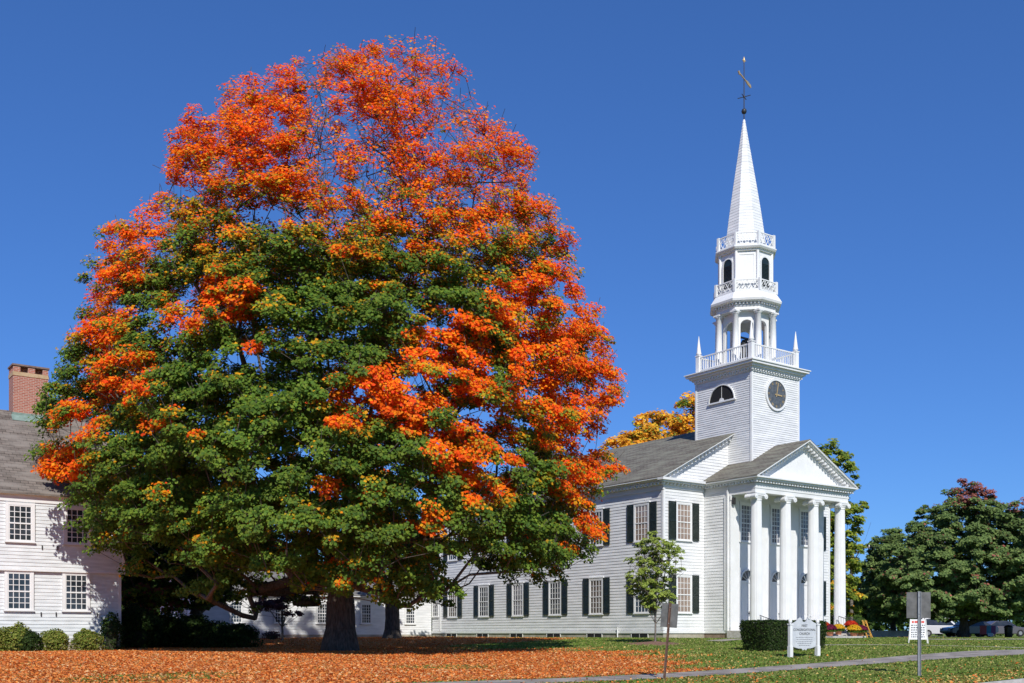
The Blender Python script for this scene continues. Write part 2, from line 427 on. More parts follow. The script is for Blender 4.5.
def make_shrub(name, label, cat, loc, rx, ry, h, nleaf, pal, lsize=.07, group=None, box=False, rz=0., taper=0.):
    root = empty(name, loc, rz, label, cat, group)
    if box:
        d = rng.uniform(-1, 1, (nleaf, 3)); ax = rng.choice(3, nleaf, p=[.12, .4, .48]); sg = rng.choice([-1, 1], nleaf)
        d[np.arange(nleaf), ax] = sg * rng.uniform(.96, 1.03, nleaf)
        zz = (d[:, 2] + 1) / 2; f = 1 - taper * (1 - zz)
        d[:, :2] = np.clip(d[:, :2], -1.04, 1.04)
        ed = np.abs(d[:, 0]) ** 8 + np.abs(d[:, 1]) ** 8 + np.clip(d[:, 2], 0, 2) ** 8
        d *= (1 / np.maximum(1, ed / 1.3) ** .06)[:, None]
        P = np.stack([d[:, 0] * rx * f, d[:, 1] * ry * f, zz * h], 1); P += rng.normal(0, .02, P.shape)
        Nn = np.zeros((nleaf, 3)); Nn[np.arange(nleaf), ax] = sg; Nn += rng.normal(0, .6, Nn.shape)
        core = MB(); t = 1 - taper
        a, b = rx * .93, ry * .93
        core.add([(-a * t, -b * t, 0.02), (a * t, -b * t, 0.02), (a * t, b * t, 0.02), (-a * t, b * t, 0.02), (-a, -b, h * .95), (a, -b, h * .95), (a, b, h * .95), (-a, b, h * .95)],
                 [(3, 2, 1, 0), (4, 5, 6, 7), (0, 1, 5, 4), (1, 2, 6, 5), (2, 3, 7, 6), (3, 0, 4, 7)])
    else:
        d = rng.normal(size=(nleaf, 3)); d[:, 2] = np.where(rng.random(nleaf) < .45, np.abs(d[:, 2]), d[:, 2]); d /= np.linalg.norm(d, axis=1, keepdims=True)
        lump = 1 + .10 * np.sin(d[:, 0] * 5 + loc[0] * 3) * np.cos(d[:, 1] * 4 + loc[1]) + .08 * np.sin(d[:, 2] * 9 + d[:, 0] * 6 + loc[0])
        rr = (rng.uniform(.72, 1.04, nleaf) * lump)[:, None]
        P = d * rr * np.array([rx, ry, h * .6]) + np.array([0, 0, h * .42]); lowm = P[:, 2] < h * .42; P[lowm, :2] *= (1 + .35 * (1 - P[lowm, 2:3] / (h * .42)).clip(0, 1)); P[:, 2] = np.abs(P[:, 2]) + .02
        Nn = d + rng.normal(0, .5, d.shape) + np.array([0, 0, .3])
        core = MB()
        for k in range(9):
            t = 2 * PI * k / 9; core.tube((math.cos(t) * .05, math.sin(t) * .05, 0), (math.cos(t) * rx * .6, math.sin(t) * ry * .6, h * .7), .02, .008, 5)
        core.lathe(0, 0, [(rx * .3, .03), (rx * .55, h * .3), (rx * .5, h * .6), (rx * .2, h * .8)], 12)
    col = pal[rng.integers(0, len(pal), nleaf)] * rng.uniform(.7, 1.25, (nleaf, 1))
    link('foliage', leaves_mesh('foliage', P, Nn, lsize * rng.uniform(.6, 1.3, nleaf), col), M['leaf'], root)
    core.build('stems_dark_core', simple('shrub_inner_' + name, (.025, .03, .014), (.05, .05, .025), .95), root)  # added solid core, dark as shaded inner leaves; round shrubs also have stems
    return root

# ------------------------------------------------------------------ windows
def make_window_meshes(w, h, cols, rows, cas=.12, shut=None, cap=True):
    """faces -y, centred on x, sill at z=0. returns dict of meshes"""
    m = {}
    a = MB()                                                   # casing
    a.box(-w / 2, -w / 2 + cas, -.075, 0.0, 0, h); a.box(w / 2 - cas, w / 2, -.075, 0., 0, h)
    a.box(-w / 2 + cas, w / 2 - cas, -.072, 0., h - cas, h); a.box(-w / 2 - .03, w / 2 + .03, -.10, 0., -.06, -.002)
    if cap: a.box(-w / 2 - .05, w / 2 + .05, -.10, 0., h + .002, h + .07)
    m['window'] = a.mesh('window')
    iw = w / 2 - cas; b = MB(); z0, z1 = 0.0, h - cas
    zm = (z0 + z1) / 2
    b.box(-iw, iw, -.062, -.028, z0, z0 + .07); b.box(-iw, iw, -.062, -.028, z1 - .05, z1 - .001); b.box(-iw, iw, -.068, -.03, zm - .03, zm + .03)
    for sx in (-1, 1): b.box(sx * (iw - .045), sx * (iw - .001), -.06, -.0285, z0 + .07, z1 - .05)
    for i in range(1, cols):
        x = -iw + 2 * iw * i / cols; b.box(x - .015, x + .015, -.055, -.029, z0 + .07, zm - .03); b.box(x - .015, x + .015, -.055, -.029, zm + .03, z1 - .05)
    hr = rows // 2
    for half, n in ((0, rows - hr), (1, hr)):
        q0 = z0 + .07 if half == 0 else zm + .03; q1 = zm - .03 if half == 0 else z1 - .05
        for i in range(1, n): z = q0 + (q1 - q0) * i / n; b.box(-iw + .045, iw - .045, -.052, -.031, z - .014, z + .014)
    m['sash'] = b.mesh('sash')
    c = MB(); c.box(-iw + .01, iw - .01, -.036, -.026, z0 + .02, z1 - .02); m['pane'] = c.mesh('pane')
    if shut:
        d = MB(); sw = shut
        d.box(0, .05, -.05, -.0, 0, h); d.box(sw - .05, sw, -.05, 0, 0, h)
        for zz in (0, h / 2 - .04, h - .08): d.box(.05, sw - .05, -.049, 0, zz, zz + .08)
        ns = int(h / .075)
        for i in range(ns):
            z = .09 + (h - .19) * i / ns
            d.add([(.05, -.045, z), (sw - .05, -.045, z), (sw - .05, -.012, z + .06), (.05, -.012, z + .06)], [(0, 1, 2, 3)])
        m['shutter'] = d.mesh('shutter')
    return m
def place_window(m, parent, loc, rz, pane, casing='white', shut=None, w=1.3):
    def O(name, me, mat, par, l=(0, 0, 0), r=0.):
        o = bpy.data.objects.new(name, me); COL.objects.link(o); o.parent = par; o.location = l; o.rotation_euler = (0, 0, r)
        if not me.materials: me.materials.append(M[mat])
        return o
    wn = O('window', m['window'], casing, parent, loc, rz)
    O('sash', m['sash'], casing, wn)
    p = O('pane', m['pane'], pane, wn)
    p.material_slots[0].link = 'OBJECT'; p.material_slots[0].material = M[pane]
    if shut:
        O('shutter', m['shutter'], 'shutter', wn, (-w / 2 - shut - .01, -.026, 0)); O('shutter', m['shutter'], 'shutter', wn, (w / 2 + .01, -.026, 0))
    return wn
LEFT = -PI / 2                                     # window turned to face -x (the side wall)

# ------------------------------------------------------------------ the church
CH = empty('church', (OX, OY, OZ), YAW, 'white clapboard church with columned portico, clock tower and tall pointed spire', 'church')
W, A, WE = 15.48, 3.43, 12.05
BV = -2.0; VEND = 25.65; EZ = 9.45; RZ = 13.77; F0 = .323
TL, TR, TF, TB = 5.53, 9.95, -1.88, 2.76
TCX, TCY = (TL + TR) / 2, (TF + TB) / 2
pm = (RZ - EZ) / (W / 2 + .5)                      # main pitch (eave edge at -.5)
PA = 11.83; pp = (PA - 9.33) / (W / 2 - (A - .38))  # portico pitch
def zmain(u): return EZ + pm * (min(u, W - u) + .5)


fb = MB()
fb.box(.02, W - .02, .02, VEND, -.9, F0)
fb.build('foundation', M['stone'], CH)
fb = MB(); fb.box(A + .02, WE - .02, BV + .02, .3, -.6, F0 - .004); fb.build('portico_foundation', M['brownstone'], CH)
# walls
wl = MB()
wl.box(.03, W - .03, .03, VEND - .03, F0, 9.15)
wl.add([(.03, .03, 9.15), (W - .03, .03, 9.15), (W / 2, .03, zmain(W / 2) - .25)], [(0, 1, 2)])
wl.add([(.03, VEND - .03, 9.15), (W - .03, VEND - .03, 9.15), (W / 2, VEND - .03, zmain(W / 2) - .25)], [(2, 1, 0)])
clap(wl, (0.03, 0), (0, 1), (-1, 0), lambda z: (.13, VEND), F0, 9.0, .185)
clap(wl, (0, .03), (1, 0), (0, -1), lambda z: (.13, A), F0, 9.0, .185)
clap(wl, (0, .03), (1, 0), (0, -1), lambda z: (WE, W - .13), F0, 9.0, .185)
def limg(z):
    s_ = (z - EZ + .22) / pm - .5; return (max(s_, .0), min(W - s_, W))
clap(wl, (0, .03), (1, 0), (0, -1), limg, 9.42, 13.6, .185)
wl.build('wall', M['siding'], CH)
wl = MB()
wl.box(A + .03, WE - .03, BV + .03, .2, F0, 9.1)
clap(wl, (A + .03, BV), (0, 1), (-1, 0), lambda z: (.13, -BV + .02), F0, 9.0, .185)
clap(wl, (WE - .03, BV), (0, 1), (1, 0), lambda z: (.13, -BV + .02), F0, 9.0, .185)
wl.build('portico_wall', M['siding'], CH)
# corner boards, water table and flat frieze boards
tb = MB()
for (x, y, sx, sy) in ((0, 0, 1, 1), (W, 0, -1, 1)):
    tb.box(x - sx * .02, x + sx * .13, y - .022, y + .03, F0 + .16, 8.95); tb.box(x - sx * .022, x + .03 * sx, y + .03, y + .14, F0 + .16, 8.95)
tb.box(A - .02, A + .04, BV + .01, BV + .13, F0, 8.6)
tb.box(-.035, 0.02, 24.35, 24.55, F0 + .16, 8.95)
tb.box(-.045, .03, -.045, VEND, F0 - .02, F0 + .14); tb.box(.03, A - .03, -.045, .03, F0 - .02, F0 + .139); tb.box(WE, W, -.045, .03, F0 - .02, F0 + .139)
tb.box(A - .03, A + .03, BV, -.047, F0 - .02, F0 + .137)
# frieze under the eaves
tb.box(-.05, .03, -.05, VEND, 8.75, 9.22); tb.box(.03, A - .04, -.05, .03, 8.85, 9.2); tb.box(WE + .04, W, -.05, .03, 8.85, 9.2)
tb.build('trim', M['white'], CH)
# roofs
def gable_roof(mb, u0, u1, v0, v1, zf, um, t=.14):
    z0, z1, zm = zf(u0), zf(u1), zf(um)
    for (a, za) in ((u0, None), (u1, None)):
        z_a = zf(a) if a != u0 and a != u1 else None
    mb.add([(u0, v0, z0), (um, v0, zm), (um, v1, zm), (u0, v1, z0), (u0, v0, z0 - t), (um, v0, zm - t), (um, v1, zm - t), (u0, v1, z0 - t)],
           [(0, 1, 2, 3), (7, 6, 5, 4), (4, 5, 1, 0), (3, 2, 6, 7), (4, 0, 3, 7)])
    mb.add([(u1, v0, z1), (um, v0, zm), (um, v1, zm), (u1, v1, z1), (u1, v0, z1 - t), (um, v0, zm - t), (um, v1, zm - t), (u1, v1, z1 - t)],
           [(3, 2, 1, 0), (4, 5, 6, 7), (0, 1, 5, 4), (7, 6, 2, 3), (7, 3, 0, 4)])
zM = lambda u: EZ + pm * (min(u, W - u) + .5)
rf = MB(); gable_roof(rf, -.5, W + .5, -.50, VEND + .3, zM, W / 2, .05); rf.build('roof', M['roof_main'], CH)
zP = lambda u: 9.37 + pp * (min(u, W - u) - (A - .38))
P0, P1, PF = A - .38, WE + .38, -4.44
rf = MB(); gable_roof(rf, P0 - .02, W - P0 + .02, PF - .02, 0.02, zP, W / 2, .05); rf.build('portico_roof', M['roof_main'], CH)
# cornices
cn = MB()
def rake(mb, u0, um, v0, v1, zf, d0, d1, side):
    """sloped moulding under the roof from eave to ridge, between depths v0..v1, d0/d1 below roof"""
    a = (u0, zf(u0)); b = (um, zf(um))
    vs = []
    for (u, z) in (a, b):
        for v in (v0, v1):
            for d in (d0, d1): vs.append((u, v, z - d))
    mb.add(vs, [(0, 1, 3, 2), (4, 6, 7, 5), (0, 4, 5, 1), (2, 3, 7, 6), (0, 2, 6, 4), (1, 5, 7, 3)])
# side eaves of the main roof: soffit box with dentils (hollow behind)
cn.box(-.49, -.02, -.47, VEND + .28, 9.345, 9.395); cn.box(-.30, -.02, -.40, VEND + .2, 9.26, 9.344); cn.box(-.20, -.02, -.30, VEND, 9.16, 9.258)
cn.box(W + .02, W + .5, -.48, VEND + .28, 9.26, 9.395)
v = -.2
while v < VEND: cn.box(-.28, -.051, v, v + .13, 9.03, 9.157); v += .30
# front horizontal cornice of the main gable
for (u0, u1) in ((-.5, A - .27), (W - A + .27, W + .5)):
    cn.box(u0 + .003, u1, -.482, -.02, 9.262, 9.405); cn.box(u0 + .14 if u0 < 0 else u0, u1 - (.14 if u0 > 0 else 0), -.36, -.018, 9.162, 9.26)
u = -.2
while u < A - .3: cn.box(u, u + .12, -.24, -.051, 9.04, 9.157); u += .30
# rakes
for sgn in (0, 1):
    e = -.5 if sgn == 0 else W + .5
    rake(cn, e, W / 2, -.495, -.02, zM, .051, .10, sgn); rake(cn, e + (.15 if sgn == 0 else -.15), W / 2, -.36, -.02, zM, .10, .20, sgn); rake(cn, e + (.4 if sgn == 0 else -.4), W / 2, -.06, -.0, zM, .20, .62, sgn)
    k = .3
    while k < 8.2:
        uu = k if sgn == 0 else W - k; cn.box(uu - .07, uu + .07, -.27, -.061, zM(uu) - .40, zM(uu) - .19); k += .30
cn.build('cornice', M['white'], CH)
# portico entablature and pediment
AF = -3.98                                          # face of the architrave
en = MB()
en.box(A - .005, W - A + .005, AF, AF + .56, 8.44, 8.68); en.box(A - .03, W - A + .03, AF - .03, AF + .59, 8.68, 8.90); en.box(A - .08, W - A + .08, AF - .08, AF + .6, 8.90, 8.96)
en.box(A + .01, W - A - .01, AF + .02, AF + .55, 8.96, 9.14)
for s_ in (0, 1):                                   # side entablatures
    x0, x1 = (A - .004, A + .55) if s_ == 0 else (W - A - .55, W - A + .004)
    en.box(x0, x1, AF + .56, BV + .0, 8.441, 8.68)
    xa, xb = (A - .03, A + .57) if s_ == 0 else (W - A - .57, W - A + .03)
    en.box(xa, xb, AF + .59, BV, 8.681, 8.90)
    xa, xb = (A + .0, A + .5) if s_ == 0 else (W - A - .5, W - A - .0)
    en.box(xa, xb, AF + .55, BV + .02, 8.9, 9.12)
en.box(P0 + .003, W - P0 - .003, PF, PF + .75, 9.24, 9.325); en.box(P0 + .12, W - P0 - .12, PF + .12, PF + .7, 9.14, 9.239)
for s_ in (0, 1):
    x0, x1 = (P0, A + .3) if s_ == 0 else (W - A - .3, W - P0)
    en.box(x0, x1, PF + .75, -.02, 9.241, 9.324); x0, x1 = (P0 + .12, A + .3) if s_ == 0 else (W - A - .3, W - P0 - .12)
    en.box(x0, x1, PF + .7, -.02, 9.141, 9.24)
u = P0 + .2
while u < W - P0 - .25: en.box(u, u + .11, PF + .2, AF + .02, 9.0, 9.139); u += .24
v = PF + .5
while v < -.1: en.box(P0 + .16, A + .02, v, v + .11, 9.0, 9.139); v += .24
for e, sg in ((P0, 1), (W - P0, -1)):
    rake(en, e, W / 2, PF - .015, PF + .66, zP, .051, .12, 0); rake(en, e + .2 * sg, W / 2, PF + .10, PF + .66, zP, .12, .19, 0); rake(en, e + .75 * sg, W / 2, AF + .08, AF + .3, zP, .19, .52, 0)
    k = P0 + .75
    while k < W / 2 - .1:
        uu = k if sg == 1 else W - k; en.box(uu - .065, uu + .065, PF + .2, AF + .079, zP(uu) - .38, zP(uu) - .18); k += .27
en.build('entablature', M['white'], CH)
ty = MB(); a0 = P0 + .75
ty.extrude([(a0 - .3, AF + .12, 9.30), (W - a0 + .3, AF + .12, 9.30), (W / 2, AF + .12, zP(W / 2) - .24)], (0, .12, 0)); ty.build('pediment', M['white'], CH)
cl = MB(); cl.box(A + .1, W - A - .1, AF + .5, BV + .1, 8.72, 8.78); cl.build('portico_ceiling', M['soffit'], CH)
# portico floor and steps
st = MB(); st.box(A - .15, W - A + .15, -4.15, BV + .05, -.4, .46); st.box(A + .3, W - A + .25, -4.6, -4.15, -.4, .30); st.box(A + .3, W - A + .45, -5.05, -4.6, -.4, .14)
st.box(8.1, 11.0, -5.8, -5.05, -.4, .13)
st.build('steps', M['granite'], CH)
# columns
cb = MB()
cb.box(-.46, .46, -.46, .46, .462, .56)
cb.lathe(0, 0, [(.43, .56), (.45, .60), (.43, .64), (.375, .66), (.38, .70), (.40, .73), (.37, .765)], 32)
base_me = cb.mesh('column_base')
sh = MB(); prof = [(.355, .765), (.352, 2.2), (.342, 4.2), (.322, 6.2), (.30, 8.05)]
sh.lathe(0, 0, prof, 48, smooth=False, flute=.055); sh.lathe(0, 0, [(.32, 8.0), (.325, 8.04), (.31, 8.07)], 32)
shaft_me = sh.mesh('column')
cp = MB(); cp.lathe(0, 0, [(.30, 8.05), (.36, 8.16), (.37, 8.22)], 24); cp.box(-.40, .40, -.38, .38, 8.345, 8.438)
for sx in (-1, 1):
    for sy in (-1, 1):
        cp.tube((sx * .42, sy * .40, 8.215), (sx * .42, sy * .02, 8.215), .145, .115, 16)
        cp.tube((sx * .42, sy * .42, 8.215), (sx * .42, sy * .40, 8.215), .06, .06, 10)
cp.box(-.42, .42, -.36, .36, 8.25, 8.345)
cap_me = cp.mesh('capital')
CU0 = A + .43
for k in range(4):
    x = CU0 + (W - 2 * CU0) * k / 3
    c = inst('column', shaft_me, CH, (x, -3.68, 0)); 
    if not shaft_me.materials:
        shaft_me.materials.append(M['white']); base_me.materials.append(M['white']); cap_me.materials.append(M['white'])
    inst('column_base', base_me, c); inst('capital', cap_me, c)
# pilasters on the porch wall
for k, (x0, x1) in enumerate(((A - .03, A + .72), (5.99, 6.75), (8.73, 9.49), (WE - .72, WE + .03))):
    p = MB(); y = BV
    p.box(x0, x1, y - .12, y - .0, .46, 8.44); p.box(x0 - .05, x1 + .05, y - .18, y - .121, .461, .70); p.box(x0 - .05, x1 + .05, y - .17, y - .122, 8.15, 8.438)
    if k in (0, 3):
        xx = (A - .03, A - .001) if k == 0 else (WE + .001, WE + .03)
        p.box(xx[0] - (.0 if k else .03), xx[1] + (.03 if k else 0), y, y + .35, .462, 8.437)
    p.build('pilaster', M['white'], CH)
pw = MB(); pw.box(A + .01, WE - .01, BV - .02, BV + .02, .462, 8.7); pw.build('porch_wall', M['white'], CH)
# doors with fanlights, windows above
BAY = (5.0, 7.74, 10.48)
wm_porch = make_window_meshes(1.45, 2.30, 5, 8, .11)
for bx in BAY:
    d = MB(); y = BV - .022
    d.box(bx - .78, bx - .64, y - .07, y, .463, 4.2); d.box(bx + .64, bx + .78, y - .07, y, .463, 4.2); d.box(bx - .64, bx + .64, y - .068, y, 3.32, 3.42)
    d.box(bx - .64, bx + .64, y - .03, y, .463, 3.318)
    for sx in (-1, 1):
        for (za, zb) in ((.6, 1.35), (1.5, 2.3), (2.42, 3.15)):
            d.box(bx + sx * .10, bx + sx * .56, y - .045, y - .0301, za, zb)
    d.box(bx - .012, bx + .012, y - .05, y - .0302, .463, 3.318)
    do = d.build('door', M['door'], CH)
    f = MB(); n = 20; poly = [(bx - .63, y - .04, 3.43)] + [(bx + 0.63 * math.cos(PI - PI * i / n), y - .04, 3.43 + .62 * math.sin(PI * i / n)) for i in range(n + 1)][1:-1] + [(bx + .63, y - .04, 3.43)]
    f.extrude(poly[::-1], (0, .02, 0)); f.build('fanlight', M['glass'], do)
    f = MB()
    f.lathe(0, 0, [(.0, 0), (0, 0)], 3, cap=False) if False else None
    for i in range(7):
        t = PI * i / 6; f.obox((bx + .14 * math.cos(t), y - .05, 3.43 + .12 * math.sin(t)), (bx + .61 * math.cos(t), y - .05, 3.43 + .60 * math.sin(t)), .02, .02, (0, 1, 0))
    f.extrude([(bx + .15 * math.cos(PI * i / 8), y - .055, 3.425 + .15 * math.sin(PI * i / 8)) for i in range(9)], (0, .015, 0))
    pr = None
    for i in range(n + 1):
        t = PI * i / n; q = (bx + .69 * math.cos(t), y - .05, 3.43 + .68 * math.sin(t))
        if pr: f.obox(pr, q, .09, .11, (0, 1, 0)) if i % 1 == 0 else None
        pr = q
    f.build('fanlight_tracery', M['white'], do)
    hd = MB(); hd.tube((bx + .06, y - .12, 1.5), (bx + .06, y - .03, 1.5), .03, .03, 8); hd.tube((bx + .06, y - .1, 1.35), (bx + .06, y - .1, 1.62), .015, .015, 6); hd.build('handle', M['iron'], do)
    place_window(wm_porch, CH, (bx, BV - .022, 5.78), 0, 'glass_grey')
# side and front windows
wm = make_window_meshes(1.34, 2.27, 4, 6, .11, shut=.60)
for k in range(6):
    v = 1.82 + 4.167 * k
    place_window(wm, CH, (.008, v, 1.52), LEFT, ('glass', 'glass_dim', 'glass', 'glass_grey', 'glass', 'glass_dim')[k], shut=.60, w=1.34)
    place_window(wm, CH, (.008, v, 5.84), LEFT, ('glass_blind', 'glass', 'glass_dim', 'glass', 'glass_grey', 'glass')[k], shut=.60, w=1.34)
for z, g in ((1.52, 'glass_blind'), (5.84, 'glass_blind')):
    place_window(wm, CH, (A / 2 - .05, .008, z), 0, g, shut=.60, w=1.30)
    place_window(wm, CH, (W - A / 2, .008, z), 0, g, shut=.60, w=1.30)
wmn = make_window_meshes(.95, 1.9, 3, 6, .1)
place_window(wmn, CH, (.008, 25.1, 1.6), LEFT, 'glass')
# basement windows
bm_ = MB(); bm_.box(-.7, .7, -.03, .01, 0, .26); bm_me = bm_.mesh('basement_window'); bm_me.materials.append(M['opening_dark'])
bf = MB(); bf.box(-.75, .75, -.05, 0, -.05, -.001); 
for x in (-.75, .71): bf.box(x, x + .04, -.05, 0, 0, .265)
bf.box(-.01, .01, -.045, -.031, 0, .26)
bf_me = bf.mesh('basement_window_frame'); bf_me.materials.append(M['trim_cream'])
for k in range(6):
    b = inst('basement_window', bm_me, CH, (.018, 1.82 + 4.167 * k + .2, .02), LEFT); inst('frame', bf_me, b)
pi = MB(); pi.tube((-.1, 3.9, 0), (-.1, 3.9, .62), .04, .04, 8); pi.lathe(-.1, 3.9, [(.07, .6), (.07, .66)], 8); pi.build('vent_pipe', M['white'], CH)
ds = MB(); ds.box(A - .12, A - .04, BV + .02, BV + .1, .4, 8.9); ds.build('downspout', M['white'], CH)

# ---- tower
tw = MB()
tw.box(TL + .03, TR - .03, TF + .03, TB - .03, 9.6, 16.3)
clap(tw, (TL + .03, TF), (0, 1), (-1, 0), lambda z: (.10, TB - TF - .1), 9.9, 16.4, .135)
clap(tw, (TL, TF + .03), (1, 0), (0, -1), lambda z: (.10, TR - TL - .1), 10.2, 16.4, .135)
clap(tw, (TR - .03, TF), (0, 1), (1, 0), lambda z: (.10, TB - TF - .1), 9.9, 16.4, .135)
clap(tw, (TL, TB - .03), (1, 0), (0, 1), lambda z: (.10, TR - TL - .1), 12.5, 16.4, .135)
tw.build('tower_wall', M['siding'], CH)
tt = MB()
for (x, y, sx, sy) in ((TL, TF, 1, 1), (TR, TF, -1, 1), (TL, TB, 1, -1), (TR, TB, -1, -1)):
    tt.box(x - sx * .02, x + sx * .12, y - sy * .02, y + sy * .12, 10., 16.29)
tt.box(TL - .06, TR + .06, TF - .06, TB + .06, 16.16, 16.32)
o1, o2, o3 = .28, .45, .52
tt.box(TL - o1, TR + o1, TF - o1, TB + o1, 16.42, 16.56); tt.box(TL - .16, TR + .16, TF - .16, TB + .16, 16.32, 16.42)
tt.box(TL - o2, TR + o2, TF - o2, TB + o2, 16.56, 16.70); tt.box(TL - o3, TR + o3, TF - o3, TB + o3, 16.70, 16.76)
k = -.1
while k < TR - TL + .1:
    tt.box(TL + k, TL + k + .1, TF - .15, TF - .061, 16.22, 16.319); tt.box(TL - .15, TL - .061, TF + k, TF + k + .1, 16.22, 16.319); k += .24
tt.box(TL - .05, TR + .05, TF - .05, TB + .05, 16.76, 16.92)
tt.build('tower_cornice', M['white'], CH)
# clock
ck = MB(); cz = 14.97
def disc(mb, cx, y, cz, r0, r1, ya, yb, n=48):
    vs = []
    for i in range(n):
        t = 2 * PI * i / n; c, s_ = math.cos(t), math.sin(t)
        vs += [(cx + r0 * c, ya, cz + r0 * s_), (cx + r1 * c, ya, cz + r1 * s_), (cx + r1 * c, yb, cz + r1 * s_), (cx + r0 * c, yb, cz + r0 * s_)]
    fs = []
    for i in range(n):
        j = (i + 1) % n
        fs += [(4 * i, 4 * i + 1, 4 * j + 1, 4 * j), (4 * i + 1, 4 * i + 2, 4 * j + 2, 4 * j + 1), (4 * i + 3, 4 * i, 4 * j, 4 * j + 3)]
    mb.add(vs, fs, False)
disc(ck, TCX, 0, cz, .86, .99, TF - .09, TF)
clk = ck.build('clock', M['white'], CH)
cf = MB(); cf.extrude([(TCX + .87 * math.cos(2 * PI * i / 48), TF - .05, cz + .87 * math.sin(2 * PI * i / 48)) for i in range(48)], (0, .05, 0)); cf.build('clock_face', M['clockface'], clk)
cm_ = MB()
NUM = {0: 3, 1: 1, 2: 2, 3: 3, 4: 4, 5: 2, 6: 3, 7: 4, 8: 4, 9: 3, 10: 2, 11: 3}
for h_ in range(12):
    t = PI / 2 - h_ * PI / 6; cm_ = MB()
    for q in range(NUM[h_]):
        o_ = (q - (NUM[h_] - 1) / 2) * .045
        px_, pz_ = -math.sin(t) * o_, math.cos(t) * o_
        cm_.obox((TCX + .64 * math.cos(t) + px_, TF - .056, cz + .64 * math.sin(t) + pz_), (TCX + .79 * math.cos(t) + px_, TF - .056, cz + .79 * math.sin(t) + pz_), .018, .008, (0, 1, 0))
    cm_.build('numeral', M['gold'], clk)

for (t, L, w_) in ((math.radians(78), .76, .055), (math.radians(-2), .5, .08)):
    hb = MB(); hb.obox((TCX - .14 * math.cos(t), TF - .075, cz - .14 * math.sin(t)), (TCX + L * math.cos(t), TF - .075, cz + L * math.sin(t)), w_, .012, (0, 1, 0)); hb.build('clock_hand', M['gold'], clk)
# half-round window on the side of the tower
hw = MB(); n = 24; r = 1.0; vz = 14.72; vc = TCY + .06
hw.extrude([(TL - .03, vc + r * math.cos(PI * i / n), vz + r * .95 * math.sin(PI * i / n)) for i in range(n + 1)], (.02, 0, 0))
hwo = hw.build('lunette_window', M['opening_dark'], CH)
hf = MB(); pr = None
for i in range(n + 1):
    t = PI * i / n; q = (TL - .05, vc + 1.05 * math.cos(t), vz + 1.0 * math.sin(t))
    if pr: hf.obox(pr, q, .06, .08, (1, 0, 0))
    pr = q
hf.box(TL - .10, TL, vc - 1.15, vc + 1.15, vz - .09, vz)
for i in range(1, 8): t = PI * i / 8; hf.obox((TL - .04, vc, vz), (TL - .04, vc + .98 * math.cos(t), vz + .93 * math.sin(t)), .014, .02, (1, 0, 0)) if i == 4 else None
hf.extrude([(TL - .06, vc + .2 * math.cos(PI * i / 8), vz + .2 * math.sin(PI * i / 8)) for i in range(9)], (.02, 0, 0))
hf.build('lunette_frame', M['white'], hwo)
# roof-deck balustrade with pinnacles
HB = (TR - TL) / 2 - .15; HBy = (TB - TF) / 2 - .15; DZ = 16.92
def side_rail(mb, p, q, z0, z1, n, w=.06):
    p = Vector(p); q = Vector(q)
    mb.obox((*p, z1), (*q, z1), .09, .07); mb.obox((*p, z0 + .12), (*q, z0 + .12), .07, .06)
    for i in range(1, n): c = p.lerp(q, i / n); mb.box(c.x - .022, c.x + .022, c.y - .022, c.y + .022, z0 + .12, z1)
cs = [(TCX - HB, TCY - HBy), (TCX + HB, TCY - HBy), (TCX + HB, TCY + HBy), (TCX - HB, TCY + HBy)]
for i in range(4):
    b = MB(); side_rail(b, cs[i], cs[(i + 1) % 4], DZ, 17.86, 22); b.build('deck_railing', M['white'], CH)
for (x, y) in cs:
    p = MB(); p.box(x - .14, x + .14, y - .14, y + .14, DZ - .02, 17.94); p.box(x - .17, x + .17, y - .17, y + .17, 17.94, 18.0)
    p.lathe(x, y, [(.06, 18.0), (.17, 18.08), (.17, 18.14), (.145, 18.2), (.015, 19.25)], 8); p.build('pinnacle', M['white'], CH)
